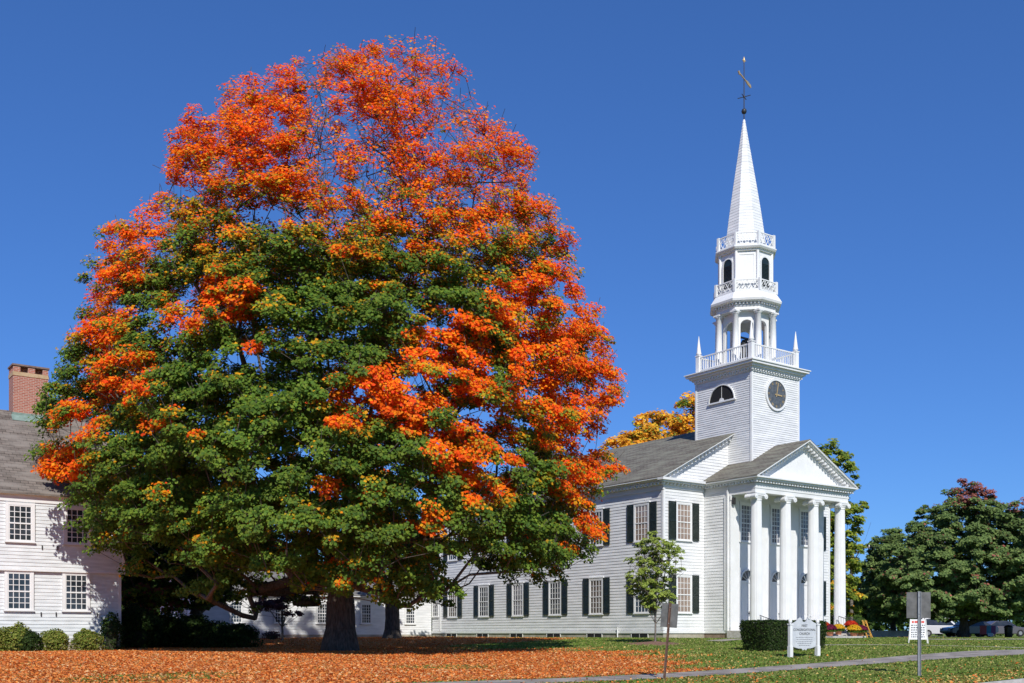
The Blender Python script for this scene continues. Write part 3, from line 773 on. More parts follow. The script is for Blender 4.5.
# octagonal open belfry
TCY += .13
R8 = PI / 8
def ring(R, z, rot=R8): return [(TCX + R * math.cos(rot + k * PI / 4), TCY + R * math.sin(rot + k * PI / 4), z) for k in range(8)]
be = MB(); RI = 1.52
for k in range(8):
    a = Vector(ring(RI, 0)[k]).to_2d(); b = Vector(ring(RI, 0)[(k + 1) % 8]).to_2d(); d = (b - a); L = d.length; d.normalize(); nn = Vector((d.y, -d.x))
    z0, zs, zt = 17.0, 19.45, 20.3; hwid = L / 2 - .20
    def PT(s_, z, o=0): c = a + d * s_ - nn * o; return (c.x, c.y, z)
    # piers + arch spandrel as a fan of quads, front and back faces
    n = 12; arc = [(L / 2 - hwid * math.cos(PI * i / n), zs + hwid * .9 * math.sin(PI * i / n)) for i in range(n + 1)]
    for o in (0, .16):
        be.add([PT(0, z0, o), PT(L / 2 - hwid, z0, o), PT(L / 2 - hwid, zs, o), PT(0, zs, o)], [(0, 1, 2, 3)])
        be.add([PT(L / 2 + hwid, z0, o), PT(L, z0, o), PT(L, zs, o), PT(L / 2 + hwid, zs, o)], [(0, 1, 2, 3)])
        for i in range(n):
            (s0, q0), (s1, q1) = arc[i], arc[i + 1]; s0b = 0 if i == 0 else s0; s1b = L if i == n - 1 else s1
            be.add([PT(s0, q0, o), PT(s1, q1, o), PT(s1b, zt, o), PT(s0b, zt, o)], [(0, 1, 2, 3)])
            if i == 0: be.add([PT(0, zs, o), PT(s0, zs, o), PT(0, zt, o)], [(0, 1, 2)])
            if i == n - 1: be.add([PT(s1, zs, o), PT(L, zs, o), PT(L, zt, o)], [(0, 1, 2)])
    for i in range(n): (s0, q0), (s1, q1) = arc[i], arc[i + 1]; be.add([PT(s0, q0, 0), PT(s1, q1, 0), PT(s1, q1, .16), PT(s0, q0, .16)], [(0, 1, 2, 3)])
    for s_ in (L / 2 - hwid, L / 2 + hwid): be.add([PT(s_, z0, 0), PT(s_, z0, .16), PT(s_, zs, .16), PT(s_, zs, 0)], [(0, 1, 2, 3)])
be.build('belfry_arcade', M['white'], CH)
bcol = MB(); bcol.lathe(0, 0, [(.25, 17.0), (.25, 17.12), (.2, 17.16), (.195, 18.5), (.17, 20.08), (.24, 20.12), (.24, 20.2)], 16); bcol.box(-.25, .25, -.25, .25, 20.2, 20.3)
bc_me = bcol.mesh('belfry_column'); bc_me.materials.append(M['white'])
for (x, y, z) in ring(1.80, 0): inst('belfry_column', bc_me, CH, (x, y, 0))
bl = MB(); bl.lathe(TCX, TCY, [(.02, 18.9), (.2, 18.88), (.3, 18.7), (.38, 18.08), (.5, 17.9), (.56, 17.82), (.0, 17.9)], 24, cap=False); bl.tube((TCX - 1.0, TCY, 19.0), (TCX + 1.0, TCY, 19.0), .07, .07, 8)
for s_ in (-1, 1): bl.obox((TCX + s_ * .8, TCY - .5, 17.0), (TCX + s_ * .8, TCY, 19.05), .1, .1); bl.obox((TCX + s_ * .8, TCY + .5, 17.0), (TCX + s_ * .8, TCY, 19.05), .1, .1)
bl.build('bell', M['iron'], CH)
def octo(mb, prof, smooth=False, cap=True): mb.lathe(TCX, TCY, prof, 8, rot=R8, smooth=smooth, cap=cap)
oc = MB()
octo(oc, [(1.95, 20.3), (1.95, 20.52), (2.0, 20.52), (2.0, 20.7)]); octo(oc, [(2.2, 20.74), (2.32, 20.80), (2.36, 20.93), (2.05, 21.40), (2.05, 21.46)])
for k in range(8):
    a = Vector(ring(2.08, 0)[k]); b = Vector(ring(2.08, 0)[(k + 1) % 8]); 
    for i in range(7): c = a.lerp(b, (i + .5) / 7); oc.box(c.x - .05, c.x + .05, c.y - .05, c.y + .05, 20.62, 20.739)
octo(oc, [(1.78, 21.46), (1.78, 21.58)])
oc.build('belfry_cornice', M['white'], CH)
s2 = MB(); octo(s2, [(1.70, 21.5), (1.70, 24.0)])
for k in range(8):
    x, y, z = ring(1.71, 0)[k]; s2.lathe(x * 1., y, [(.10, 21.5), (.10, 24.0)], 8, rot=R8)
for k in range(8):
    if k % 2: continue
    t = R8 + k * PI / 4 + R8; 
s2.build('lantern_wall', M['white'], CH)
for k in range(4):                                   # arched louvred openings on the four square faces
    t = k * PI / 2; nx, ny = math.cos(t), math.sin(t); ap = 1.70 * math.cos(R8) + .012
    def Q(s_, z, o=0): return (TCX + nx * (ap + o) - ny * s_, TCY + ny * (ap + o) + nx * s_, z)
    n = 14; hwid = .36; pts = [Q(-hwid, 21.9), Q(hwid, 21.9)] + [Q(hwid * math.cos(PI * i / n), 23.3 + hwid * math.sin(PI * i / n)) for i in range(n + 1)]
    o_ = MB(); o_.extrude(pts, Vector((nx, ny, 0)) * .02); lo = o_.build('louvre_opening', M['shutter'], CH)
    f = MB(); pr = None
    seq = [Q(-hwid - .04, 21.85, .03)] + [Q((hwid + .04) * math.cos(PI - PI * i / n), 23.3 + (hwid + .04) * math.sin(PI * i / n), .03) for i in range(n + 1)] + [Q(hwid + .04, 21.85, .03)]
    for q in seq:
        if pr: f.obox(pr, q, .08, .06, (nx, ny, 0))
        pr = q
    f.build('louvre_frame', M['white'], lo)
    f = MB()
    for i in range(16):
        z = 21.95 + i * .085
        f.obox(Q(-hwid + .02, z, .035), Q(hwid - .02, z, .035), .012, .03, (nx * .5, ny * .5, .8))
    f.build('louvre_slats', M['shutter'], lo)
for k in range(4):                                   # sunk panels on the diagonal faces
    t = PI / 4 + k * PI / 2; nx, ny = math.cos(t), math.sin(t); ap = 1.70 * math.cos(R8)
    def Q(s_, z, o=0): return (TCX + nx * (ap + o) - ny * s_, TCY + ny * (ap + o) + nx * s_, z)
    f = MB()
    for (p, q) in ((Q(-.45, 21.7, .01), Q(-.45, 23.8, .01)), (Q(.45, 21.7, .01), Q(.45, 23.8, .01)), (Q(-.45, 23.8, .01), Q(.45, 23.8, .01))): f.obox(p, q, .06, .03, (nx, ny, 0))
    f.build('wall_panel', M['white'], CH)
o2_ = MB(); octo(o2_, [(1.82, 24.0), (1.84, 24.08), (1.95, 24.12), (2.02, 24.22), (2.02, 24.28), (1.85, 24.32)]); o2_.build('lantern_cornice', M['white'], CH)
def fret(R, z0, z1, name):
    for k in range(8):
        a = Vector(ring(R, 0)[k]); b = Vector(ring(R, 0)[(k + 1) % 8]); f = MB()
        f.box(a.x - .085, a.x + .085, a.y - .085, a.y + .085, z0 - .02, z1 + .06)
        f.obox((a.x, a.y, z1), (b.x, b.y, z1), .07, .06); f.obox((a.x, a.y, z0 + .06), (b.x, b.y, z0 + .06), .06, .08)
        n = 4
        for i in range(n):                           # crossed fretwork
            p = a.lerp(b, i / n); q = a.lerp(b, (i + 1) / n); za, zb = z0 + .09, z1 - .03
            f.obox((p.x, p.y, za), (q.x, q.y, zb), .035, .035); f.obox((p.x, p.y, zb), (q.x, q.y, za), .035, .035)
            m_ = (p + q) / 2; f.obox((p.x, p.y, (za + zb) / 2), (m_.x, m_.y, zb), .03, .03)
        f.build(name, M['white'], CH)
fret(1.98, 21.46, 22.15, 'fretwork_railing'); fret(1.82, 24.32, 25.1, 'fretwork_railing')
# spire, lapped boards
sp = MB(); z = 24.3; apz = 32.9; prof = []
def SR(z): t = (apz - z) / (apz - 24.3); return 1.38 * t * (.97 + .06 * math.sin(t * PI)) + .05
vs = []; zz = z
while zz < apz - .05: prof.append((SR(zz) + .012, zz)); zz2 = min(zz + .19, apz - .02); prof.append((SR(zz2), zz2 - .001)); zz = zz2
sp.lathe(0, 0, prof, 8, rot=R8, smooth=False); spo = sp.build('spire', M['siding'], CH); spo.location = (TCX, TCY, 0)
for v_ in spo.data.vertices:
    k = (v_.co.z - 24.3) / 8.6; v_.co.x -= .09 * k; v_.co.y -= -.02 * k
sx, sy = TCX - .09, TCY + .02
wv = MB(); wv.tube((sx, sy, 32.8), (sx, sy, 36.75), .035, .025, 8); wv.lathe(sx, sy, [(.02, 33.2), (.13, 33.26), (.17, 33.38), (.13, 33.5), (.02, 33.56)], 16); wv.build('spire_finial', M['iron'], CH)
c_ = MB()
for t in (0, PI / 2): c_.obox((sx - .42 * math.cos(t + .4), sy - .42 * math.sin(t + .4), 34.3), (sx + .42 * math.cos(t + .4), sy + .42 * math.sin(t + .4), 34.3), .035, .035)
c_.lathe(sx, sy, [(.02, 34.2), (.08, 34.3), (.02, 34.4)], 12)
wn_ = empty('weathervane', (0, 0, 0)); wn_.parent = CH
c_.build('compass_arms', M['iron'], wn_)
v_ = MB(); dd = Vector((.93, .36, 0)).normalized()
def VP(s_, z): return (sx + dd.x * s_, sy + dd.y * s_, z)
v_.extrude([VP(-1.15, 35.42), VP(-.9, 35.56), VP(-.85, 35.46), VP(.2, 35.45), VP(.5, 35.52), VP(1.1, 35.52), VP(1.2, 35.42), VP(1.1, 35.32), VP(.5, 35.32), VP(.2, 35.39), VP(-.85, 35.38), VP(-.9, 35.28)], (dd.y * .05, -dd.x * .05, 0)); v_.build('vane_arrow', M['gold'], wn_)
v_ = MB(); v_.obox((sx - .14, sy, 36.6), (sx + .14, sy, 36.6), .05, .05); v_.lathe(sx, sy, [(.01, 36.45), (.07, 36.55), (.07, 36.65), (.01, 36.85)], 10); v_.build('vane_finial', M['gold'], wn_)
# hand rails on the porch steps
for i, x in enumerate((A + .35, W - A - .9, W - A - .35)):
    h = MB()
    for y, z in ((-3.95, .46), (-5.0, .14)): h.tube((x, y, z), (x, y, z + .9), .018, .018, 6)
    h.tube((x, -3.95, 1.36), (x, -5.0, 1.04), .022, .022, 6)
    for k in range(1, 6): yy = -3.95 - 1.05 * k / 6; h.tube((x, yy, .46 - .32 * k / 6), (x, yy, 1.36 - .32 * k / 6), .009, .009, 5)
    h.build('handrail', M['iron'], CH)
lt = MB(); lt.box(A + .02, A + .2, BV - .32, BV - .18, 7.9, 8.3); lt.build('porch_lantern', M['iron'], CH)

# ------------------------------------------------------------------ church hall (low wing behind)
HX, HY = xy(0, 25.65); HALL_Z = -.36
HW = empty('church_hall', (HX, HY, HALL_Z), YAW, 'long low white clapboard hall with grey roof behind the big maple', 'building')
HL, HD, HE = 18.8, 7.5, 3.1
w_ = MB(); w_.box(-HL + .03, -.05, .03, HD, .25, HE)
w_.add([(-HL + .03, .03, HE), (-HL + .03, HD, HE), (-HL + .03, HD / 2, HE + 2.2)], [(2, 1, 0)])
clap(w_, (-HL, .03), (1, 0), (0, -1), lambda z: (.12, HL - .06), .28, HE, .19)
clap(w_, (-HL + .03, 0), (0, 1), (-1, 0), lambda z: (.12, HD) if z < HE else (max(0, (z - HE) * HD / 4.4), HD - (z - HE) * HD / 4.4), .28, HE + 2., .16)
w_.build('wall', M['siding'], HW)
w_ = MB(); w_.box(-HL + .01, -.04, .01, HD - .1, -.5, .28); w_.build('foundation', M['stone'], HW)
t_ = MB(); t_.box(-HL - .02, -HL + .12, -.025, .1, .28, HE - .01); t_.box(-HL - .15, -.1, -.28, -.02, HE - .02, HE + .10); t_.box(-HL - .03, -.1, -.045, .0, HE - .25, HE - .03); t_.build('trim', M['white'], HW)
r_ = MB(); zf = lambda y: HE + .13 + 2.3 * (min(y, HD - y) + .3) / (HD / 2 + .3)
for (y0, y1) in ((-.3, HD / 2), (HD + .3, HD / 2)):
    z0, z1 = zf(y0), zf(y1)
    r_.add([(-HL - .2, y0, z0), (-.1, y0, z0), (-.1, y1, z1), (-HL - .2, y1, z1), (-HL - .2, y0, z0 - .08), (-.1, y0, z0 - .08), (-.1, y1, z1 - .08), (-HL - .2, y1, z1 - .08)],
           [(0, 1, 2, 3), (7, 6, 5, 4), (0, 4, 5, 1), (0, 3, 7, 4)])
r_.build('roof', M['roof_wing'], HW)
wmh = make_window_meshes(.98, 1.55, 4, 6, .1)
def hall_u(px):
    r = (px - 512) / F_PX
    n = (HX - r * HY) / (CU - r * SU); return -n
for px in (236, 280, 322, 366, 410):
    place_window(wmh, HW, (hall_u(px), .004, 1.10), 0, 'glass')
place_window(wmh, HW, (-HL + .004, 2.2, .98), LEFT, 'glass_blind')

# ------------------------------------------------------------------ the old house
hx, hy = -17.6, 48.0; HZ = ground(-19.5, 46.5)
HO = empty('colonial_house', (hx, hy, HZ), YAW, 'old white two-storey house with brown shingle roof and brick chimney', 'house')
LH, DH = 15.0, 9.5; E1 = 5.95 - HZ; BELT = 2.72 - HZ
w_ = MB(); w_.box(-LH, -.05 - .12, .05, DH, .2, E1)
clap(w_, (-LH, .03), (1, 0), (0, -1), lambda z: (0, LH - .26), .42, BELT, .155)
clap(w_, (-LH, -.09), (1, 0), (0, -1), lambda z: (0, LH - .12), BELT + .03, E1, .155)
w_.box(-LH, -.03, -.09, .05, BELT, E1)
w_.add([(-.06, .0, E1), (-.06, DH, E1), (-.06, DH / 2, E1 + 4.6)], [(0, 1, 2)])
w_.add([(-.05, -.09, BELT), (-.05, DH, BELT), (-.05, DH, E1), (-.05, -.09, E1)], [(0, 1, 2, 3)])
w_.build('wall', M['siding_old'], HO)
w_ = MB(); w_.box(-LH, -.19, .04, DH - .1, -.6, .42); w_.build('foundation', M['stone'], HO)
t_ = MB(); t_.box(-.27, -.14, .0, .12, .42, BELT - .01); t_.box(-.13, -.0, -.12, .03, BELT, E1 - .2); t_.box(-LH, -.0, -.15, -.085, E1 - .30, E1 - .0); t_.box(-LH, .1, -.30, -.1, E1, E1 + .12)
t_.box(-LH, .0, -.13, -.02, BELT - .035, BELT + .028)
t_.build('trim', M['white'], HO)
r_ = MB(); RH = 10.45 - HZ
zf = lambda y: E1 + .10 + (RH - E1 - .1) * (min(y, DH - y) + .35) / (DH / 2 + .35)
for (y0, y1) in ((-.35, DH / 2), (DH + .35, DH / 2)):
    z0, z1 = zf(y0), zf(y1)
    r_.add([(-LH, y0, z0), (.12, y0, z0), (.12, y1, z1), (-LH, y1, z1), (-LH, y0, z0 - .1), (.12, y0, z0 - .1), (.12, y1, z1 - .1), (-LH, y1, z1 - .1)],
           [(0, 1, 2, 3), (7, 6, 5, 4), (0, 4, 5, 1), (1, 5, 6, 2)])
r_.build('roof', M['roof_house'], HO)
# chimney
def house_u(px, y):                                  # local x on the facade-parallel plane y seen in column px
    r = (px - 512) / F_PX; X0 = hx - y * SU; Y0 = hy + y * CU
    return (r * Y0 - X0) / (CU - r * SU)
cy0 = DH / 2 - .32; c0, c1 = house_u(13.3, cy0), house_u(48.3, cy0); cz1 = RH + 1.62
ck = MB(); ck.box(c0, c1, cy0, cy0 + 1.0, RH - .8, cz1); ch = ck.build('chimney', M['brick'], HO)
k_ = MB(); k_.box(c0 - .02, c1 + .02, cy0 - .02, cy0 + 1.02, cz1 + .0, cz1 + .18); k_.build('chimney_band', simple('ochre_mortar_band', (.42, .30, .17), (.52, .39, .24), .9, 6.), ch)
k_ = MB(); nW = (c1 - c0)
for (a, b) in ((0, .2), (.42, .62), (.84, 1)):
    for (ya, yb) in ((0, .22), (.78, 1.0)): k_.box(c0 + nW * a, c0 + nW * b, cy0 + ya, cy0 + yb, cz1 + .18, cz1 + .46)
k_.box(c0, c1, cy0 + .35, cy0 + .65, cz1 + .18, cz1 + .455)
k_.build('chimney_piers', M['brick'], ch)
k_ = MB(); k_.box(c0 - .05, c1 + .05, cy0 - .05, cy0 + 1.05, cz1 + .46, cz1 + .54); k_.build('chimney_cap', simple('sooty_chimney_cap', (.16, .11, .09), (.24, .17, .14), .9, 6.), ch)
k_ = MB(); yb_ = cy0 - .05; k_.box(c0 - .06, c1 + .06, cy0 - .03, cy0 - .003, zf(cy0) - .1, zf(cy0) + .16); 
k_.add([(c0 - .1, cy0 - .02, zf(cy0) + .06), (c1 + .1, cy0 - .02, zf(cy0) + .06), (c1 + .1, cy0 - .32, zf(cy0 - .32) + .02), (c0 - .1, cy0 - .32, zf(cy0 - .32) + .02)], [(3, 2, 1, 0)])
k_.build('chimney_flashing', M['copper'], ch)
wml = make_window_meshes(1.16, 1.72, 4, 6, .12); wmu = make_window_meshes(1.16, 1.66, 4, 6, .12, cap=False)
for px in (19, 76):
    place_window(wml, HO, (house_u(px, .0), .004, 1.80), 0, 'glass')
    place_window(wmu, HO, (house_u(px + 1, -.1), -.116, E1 - 2.0), 0, 'glass')
for px in (-50, -120): place_window(wml, HO, (house_u(px, .0), .004, 1.80), 0, 'glass'); place_window(wmu, HO, (house_u(px + 1, -.1), -.116, E1 - 2.0), 0, 'glass')
ib = MB(); ib.box(-.02, .02, -.05, 0, 0, .17); ib_me = ib.mesh('shutter_hook'); ib_me.materials.append(M['iron'])
for px in (41, 56, 97): inst('shutter_hook', ib_me, HO, (house_u(px, 0), 0, 1.55))
for px in (41.5, 57, 98): inst('shutter_hook', ib_me, HO, (house_u(px, 0), -.11, E1 - 2.3))
# ------------------------------------------------------------------ ground, road, paths
def litter(u, v):
    """share of the ground under fallen leaves, 0..1"""
    u = np.asarray(u, float); v = np.asarray(v, float)
    n = .5 + .25 * np.sin(u * .9 + 1.3 * np.sin(v * .7)) + .25 * np.sin(v * 1.3 + 1.1 * np.sin(u * .55 + 2))
    edge = np.interp(v, [-22, -17, -12, -9, -6, -2, .5, 4, 30], [-19.5, -15.5, -13, -15, -18, -17, -8, -3.5, -2]) + 1.2 * np.sin(v * 1.9 + u * .4)
    d = 1 - sstep(u, edge - 3.2, edge + 1.6 + 2. * n)
    d = np.where(v < -21.6, d * .2 + .01, d)
    spill = .10 * (1 - sstep(u, -12, 0)) * sstep(-v, 12, 17)
    verge = .35 * sstep(-v, 26, 28.5) * (v > -29.3)
    m = .5 + .5 * np.sin(u * .37 + 2.1 * np.sin(v * .31 + 1)) * np.sin(v * .53 + 1.7 * np.sin(u * .23))
    thin_ = sstep(m, .70, .92) * sstep(-v, 12, 17) * .5
    return np.clip(np.maximum(np.maximum(d - thin_ * d, spill), verge) * (.86 + .14 * n), 0, 1)
us = np.concatenate([[-4000, -1500, -600, -300, -180, -120, -95], np.arange(-80, 70, .8), [85, 110, 150, 250, 500, 1500, 4000]])
vs_ = np.concatenate([[-600, -200, -90, -60, -45, -38], np.arange(-34, -28.8, .25), np.arange(-28.6, 50, .8), [60, 75, 95, 130, 200, 400, 900, 2500, 6000]])
UU, VV = np.meshgrid(us, vs_, indexing='ij'); ZZ = g_uv(UU, VV)
XX = OX + UU * CU - VV * SU; YY = OY + UU * SU + VV * CU
nu, nv = UU.shape
me = bpy.data.meshes.new('lawn'); idx = np.arange(nu * nv).reshape(nu, nv)
faces = np.stack([idx[:-1, :-1], idx[1:, :-1], idx[1:, 1:], idx[:-1, 1:]], -1).reshape(-1, 4)
me.from_pydata(np.stack([XX, YY, ZZ], -1).reshape(-1, 3).tolist(), [], faces.tolist()); me.update()
at = me.attributes.new('litter', 'FLOAT', 'POINT'); at.data.foreach_set('value', litter(UU, VV).reshape(-1).astype(np.float32))
def lawn_mat():
    m, nt, b = nmat('lawn_grass_and_leaf_litter'); tc = N(nt, 'ShaderNodeTexCoord'); P = tc.outputs['Object']
    n1 = N(nt, 'ShaderNodeTexNoise', Scale=.5, Detail=6.); nt.links.new(P, n1.inputs['Vector'])
    n2 = N(nt, 'ShaderNodeTexNoise', Scale=9., Detail=4.); nt.links.new(P, n2.inputs['Vector'])
    g1 = ramp(nt, n1.outputs[0], [(.3, (.135, .20, .037)), (.5, (.175, .245, .046)), (.72, (.27, .26, .08))])
    g2 = ramp(nt, n2.outputs[0], [(.3, (.5, .5, .5)), (.7, (1.15, 1.15, 1.15))])
    mg = N(nt, 'ShaderNodeMix', data_type='RGBA', blend_type='MULTIPLY'); mg.inputs[0].default_value = .8
    nt.links.new(g1, mg.inputs[6]); nt.links.new(g2, mg.inputs[7])
    n3 = N(nt, 'ShaderNodeTexVoronoi', Scale=7.); nt.links.new(P, n3.inputs['Vector'])
    sepc = N(nt, 'ShaderNodeSeparateColor'); nt.links.new(n3.outputs['Color'], sepc.inputs[0])
    lc = ramp(nt, sepc.outputs[0], [(0., (.44, .15, .05)), (.35, (.58, .19, .05)), (.7, (.64, .23, .055)), (1., (.60, .31, .12))])
    at = N(nt, 'ShaderNodeAttribute', attribute_name='litter')
    n4 = N(nt, 'ShaderNodeTexNoise', Scale=2.2, Detail=7., Roughness=.7); nt.links.new(P, n4.inputs['Vector'])
    ad = N(nt, 'ShaderNodeMath', operation='ADD'); nt.links.new(at.outputs['Fac'], ad.inputs[0]); nt.links.new(n4.outputs[0], ad.inputs[1])
    msk = ramp(nt, ad.outputs[0], [(.88, (0, 0, 0)), (1.0, (1, 1, 1))])
    mp = N(nt, 'ShaderNodeMath', operation='SUBTRACT'); nt.links.new(ad.outputs[0], mp.inputs[0]); mp.inputs[1].default_value = .0
    sc_ = N(nt, 'ShaderNodeMapRange'); sc_.inputs['From Min'].default_value = .95; sc_.inputs['From Max'].default_value = 1.2
    nt.links.new(ad.outputs[0], sc_.inputs['Value'])
    mx = N(nt, 'ShaderNodeMix', data_type='RGBA'); nt.links.new(sc_.outputs[0], mx.inputs[0]); nt.links.new(mg.outputs[2], mx.inputs[6]); nt.links.new(lc, mx.inputs[7])
    nt.links.new(mx.outputs[2], b.inputs['Base Color']); b.inputs['Roughness'].default_value = .95; b.inputs['Specular IOR Level'].default_value = .1
    bp = N(nt, 'ShaderNodeBump', Strength=.7, Distance=.06); nt.links.new(n2.outputs[0], bp.inputs['Height']); nt.links.new(bp.outputs[0], b.inputs['Normal'])
    return m
lawn = link('lawn', me, lawn_mat()); lawn['kind'] = 'structure'
def strip(name, pts, mat, lift=.03, seg=.8):
    """ribbon through (u,v,width) points, draped on the ground"""
    mb = MB(); P = []
    for (a, b) in zip(pts[:-1], pts[1:]):
        L = math.hypot(b[0] - a[0], b[1] - a[1]); n = max(1, int(L / seg))
        for i in range(n): t = i / n; P.append(tuple(a[k] + (b[k] - a[k]) * t for k in range(3)))
    P.append(pts[-1]); vs = []; nw = 4
    for i, p in enumerate(P):
        q = P[min(i + 1, len(P) - 1)]; r = P[max(i - 1, 0)]; d = Vector((q[0] - r[0], q[1] - r[1])).normalized(); nn = Vector((-d.y, d.x))
        for k in range(nw + 1):
            s_ = (k / nw - .5) * p[2]; u, v = p[0] + nn.x * s_, p[1] + nn.y * s_
            X, Y = xy(u, v); vs.append((X, Y, float(g_uv(u, v)) + lift))
    fs = [((i) * (nw + 1) + k, (i + 1) * (nw + 1) + k, (i + 1) * (nw + 1) + k + 1, i * (nw + 1) + k + 1) for i in range(len(P) - 1) for k in range(nw)]
    fs = [f[::-1] for f in fs]
    mb.add(vs, fs); o = mb.build(name, mat); o['kind'] = 'structure'; return o
M['walk'] = simple('worn_asphalt_footpath', (.19, .165, .14), (.36, .32, .28), .95, 1.3, .3, 40.)
M['walk2'] = simple('pale_gravelly_walk', (.25, .23, .16), (.40, .36, .28), .95, 2.5, .3, 40.)
M['road'] = simple('asphalt_road', (.09, .09, .09), (.14, .14, .14), .9, 3., .3, 50.)
SIDEWALK = [(-70, -22.4, 1.35), (-24, -22.4, 1.35), (-13, -22.3, 1.5), (-7, -22.1, 2.0), (-1.6, -21.9, 2.9), (8, -21.6, 3.0), (45, -21.4, 3.0)]
strip('footpath', SIDEWALK, M['walk'])
WALKS = [[(5, -5.9, 1.0), (-1, -6.6, 1.0), (-4.5, -8.2, .9)], [(-5.0, -13.4, .6), (1.5, -15.4, .6), (4.2, -18.0, .8), (5.2, -20.6, .9)], [(13.5, -8.5, 1.3), (22, -9.0, 1.3), (48, -9.5, 1.3)]]
strip('church_walk', WALKS[0], M['walk2'])
strip('lawn_walk', WALKS[1], M['walk2'], .04)
strip('far_walk', WALKS[2], M['walk2'])
# road with kerb
rb = MB(); L0, L1 = -120, 120; rows = [(-29.52, 0), (-33, .03), (-37, .04), (-45, .03)]
vs = []; fs = []
nn_ = 60
for i in range(nn_ + 1):
    u = L0 + (L1 - L0) * i / nn_
    for (v, d) in rows: X, Y = xy(u, v); vs.append((X, Y, float(g_uv(u, max(v, -37.9))) + .03 + d))
for i in range(nn_):
    for k in range(len(rows) - 1): a = i * len(rows) + k; fs.append((a, a + 1, a + len(rows) + 1, a + len(rows)))
rb.add(vs, fs); o = rb.build('road', M['road']); o['kind'] = 'structure'
kb = MB()
for i in range(80):
    u0 = -60 + i * 1.5; u1 = u0 + 1.49; X0, Y0 = xy(u0, -29.42); X1, Y1 = xy(u1, -29.42); z0 = float(g_uv(u0, -29.1)) + .012; z1 = float(g_uv(u1, -29.1)) + .012
    kb.obox((X0, Y0, z0 - .12), (X1, Y1, z1 - .12), .16, .26)
o = kb.build('kerb', M['granite']); o['kind'] = 'structure'

# grass tufts and fallen leaves
def edge_at(v): return np.interp(v, [-22, -17, -12, -9, -6, -2, .5, 4, 30], [-19.5, -15.5, -13, -15, -18, -17, -8, -3.5, -2])
def on_path(u, v):
    w = np.interp(u, [p[0] for p in SIDEWALK], [p[2] for p in SIDEWALK]); c = np.interp(u, [p[0] for p in SIDEWALK], [p[1] for p in SIDEWALK])
    a = np.abs(v - c) < w / 2
    b = (u > 0) & (u < W) & (v > -5) & (v < 26)
    for P_ in WALKS:
        for (p, q) in zip(P_[:-1], P_[1:]):
            dx, dy = q[0] - p[0], q[1] - p[1]; L2 = dx * dx + dy * dy; t = np.clip(((u - p[0]) * dx + (v - p[1]) * dy) / L2, 0, 1)
            a = a | (np.hypot(u - p[0] - t * dx, v - p[1] - t * dy) < p[2] / 2 + .05)
    return a | b
n = 500000
Yr = 24 + (rng.random(n) ** 1.6) * 46; px = rng.uniform(-30, 1054, n); X = (px - 512) / F_PX * Yr; u, v = uv(X, Yr)
L = litter(u, v); keep = (rng.random(n) > L * .97) & ~on_path(u, v) & (v > -29.2) & ~((u < 0) & (v > 25.5)) & ~((u < -29.6) & (v > 4))
u, v, X, Yr, L = u[keep], v[keep], X[keep], Yr[keep], L[keep]
n = min(len(u), 110000); u, v, X, Yr = u[:n], v[:n], X[:n], Yr[:n]; Z = g_uv(u, v)
pal = np.array([[.15, .225, .04], [.19, .275, .05], [.12, .18, .035], [.31, .31, .10], [.23, .29, .06]])
big = .5 + .5 * np.sin(X * .8 + 2 * np.sin(Yr * .5)) * np.sin(Yr * .7 + X * .3)
col = pal[np.clip((rng.random(n) * 3.2 + big * 1.8).astype(int), 0, 4)] * rng.uniform(.8, 1.2, (n, 1))
s = rng.uniform(.03, .075, n)
C = np.stack([X, Yr, Z + s * .35], 1); Nn = rng.normal(size=(n, 3)) * [1, 1, .35]
gr = link('grass', leaves_mesh('grass', C, Nn, s * 1.5, col, .5), M['grass']); tag(gr, 'green lawn grass with lighter tufts in front of the church', 'grass', kind='stuff')
n = 1000000
Yr = 23.5 + (rng.random(n) ** 1.35) * 62; px = rng.uniform(-30, 1054, n); X = (px - 512) / F_PX * Yr; u, v = uv(X, Yr)
L = litter(u, v); cl_ = .55 + .45 * np.sin(X * 2.1 + 3 * np.sin(Yr * 1.3)) * np.sin(Yr * 2.4 + X)
keep = (rng.random(n) < (L ** 1.5) * (.5 + .5 * cl_) + .0035) & ~((u > 0) & (u < W) & (v > -4.4)) & (v > -31) & ~((u < 0) & (v > 25.5)) & ~((u < -29.6) & (v > 4)) & ~(on_path(u, v) & (rng.random(n) > .10))
u, v, X, Yr = u[keep][:230000], v[keep][:230000], X[keep][:230000], Yr[keep][:230000]; n = len(u); Z = g_uv(u, v)
pal = np.array([[.70, .20, .04], [.72, .27, .065], [.58, .14, .04], [.68, .36, .14], [.42, .17, .07], [.72, .46, .22]])
col = pal[rng.choice(6, n, p=[.34, .26, .10, .16, .06, .08])] * rng.uniform(.85, 1.15, (n, 1))
yel = (u > edge_at(v) + .5) & (rng.random(n) < .6); col[yel] = np.array([.62, .46, .14])
C = np.stack([X, Yr, Z + rng.uniform(.03, .06, n)], 1); Nn = np.array([0, 0, 1.]) + rng.normal(0, .45, (n, 3))
fl = link('fallen_leaves', leaves_mesh('fallen_leaves', C, Nn, rng.uniform(.03, .062, n) * (1 + 1.3 * rng.random(n) ** 4), col), M['litter']); tag(fl, 'carpet of orange and brown fallen leaves under the maple', 'fallen leaves', kind='stuff')

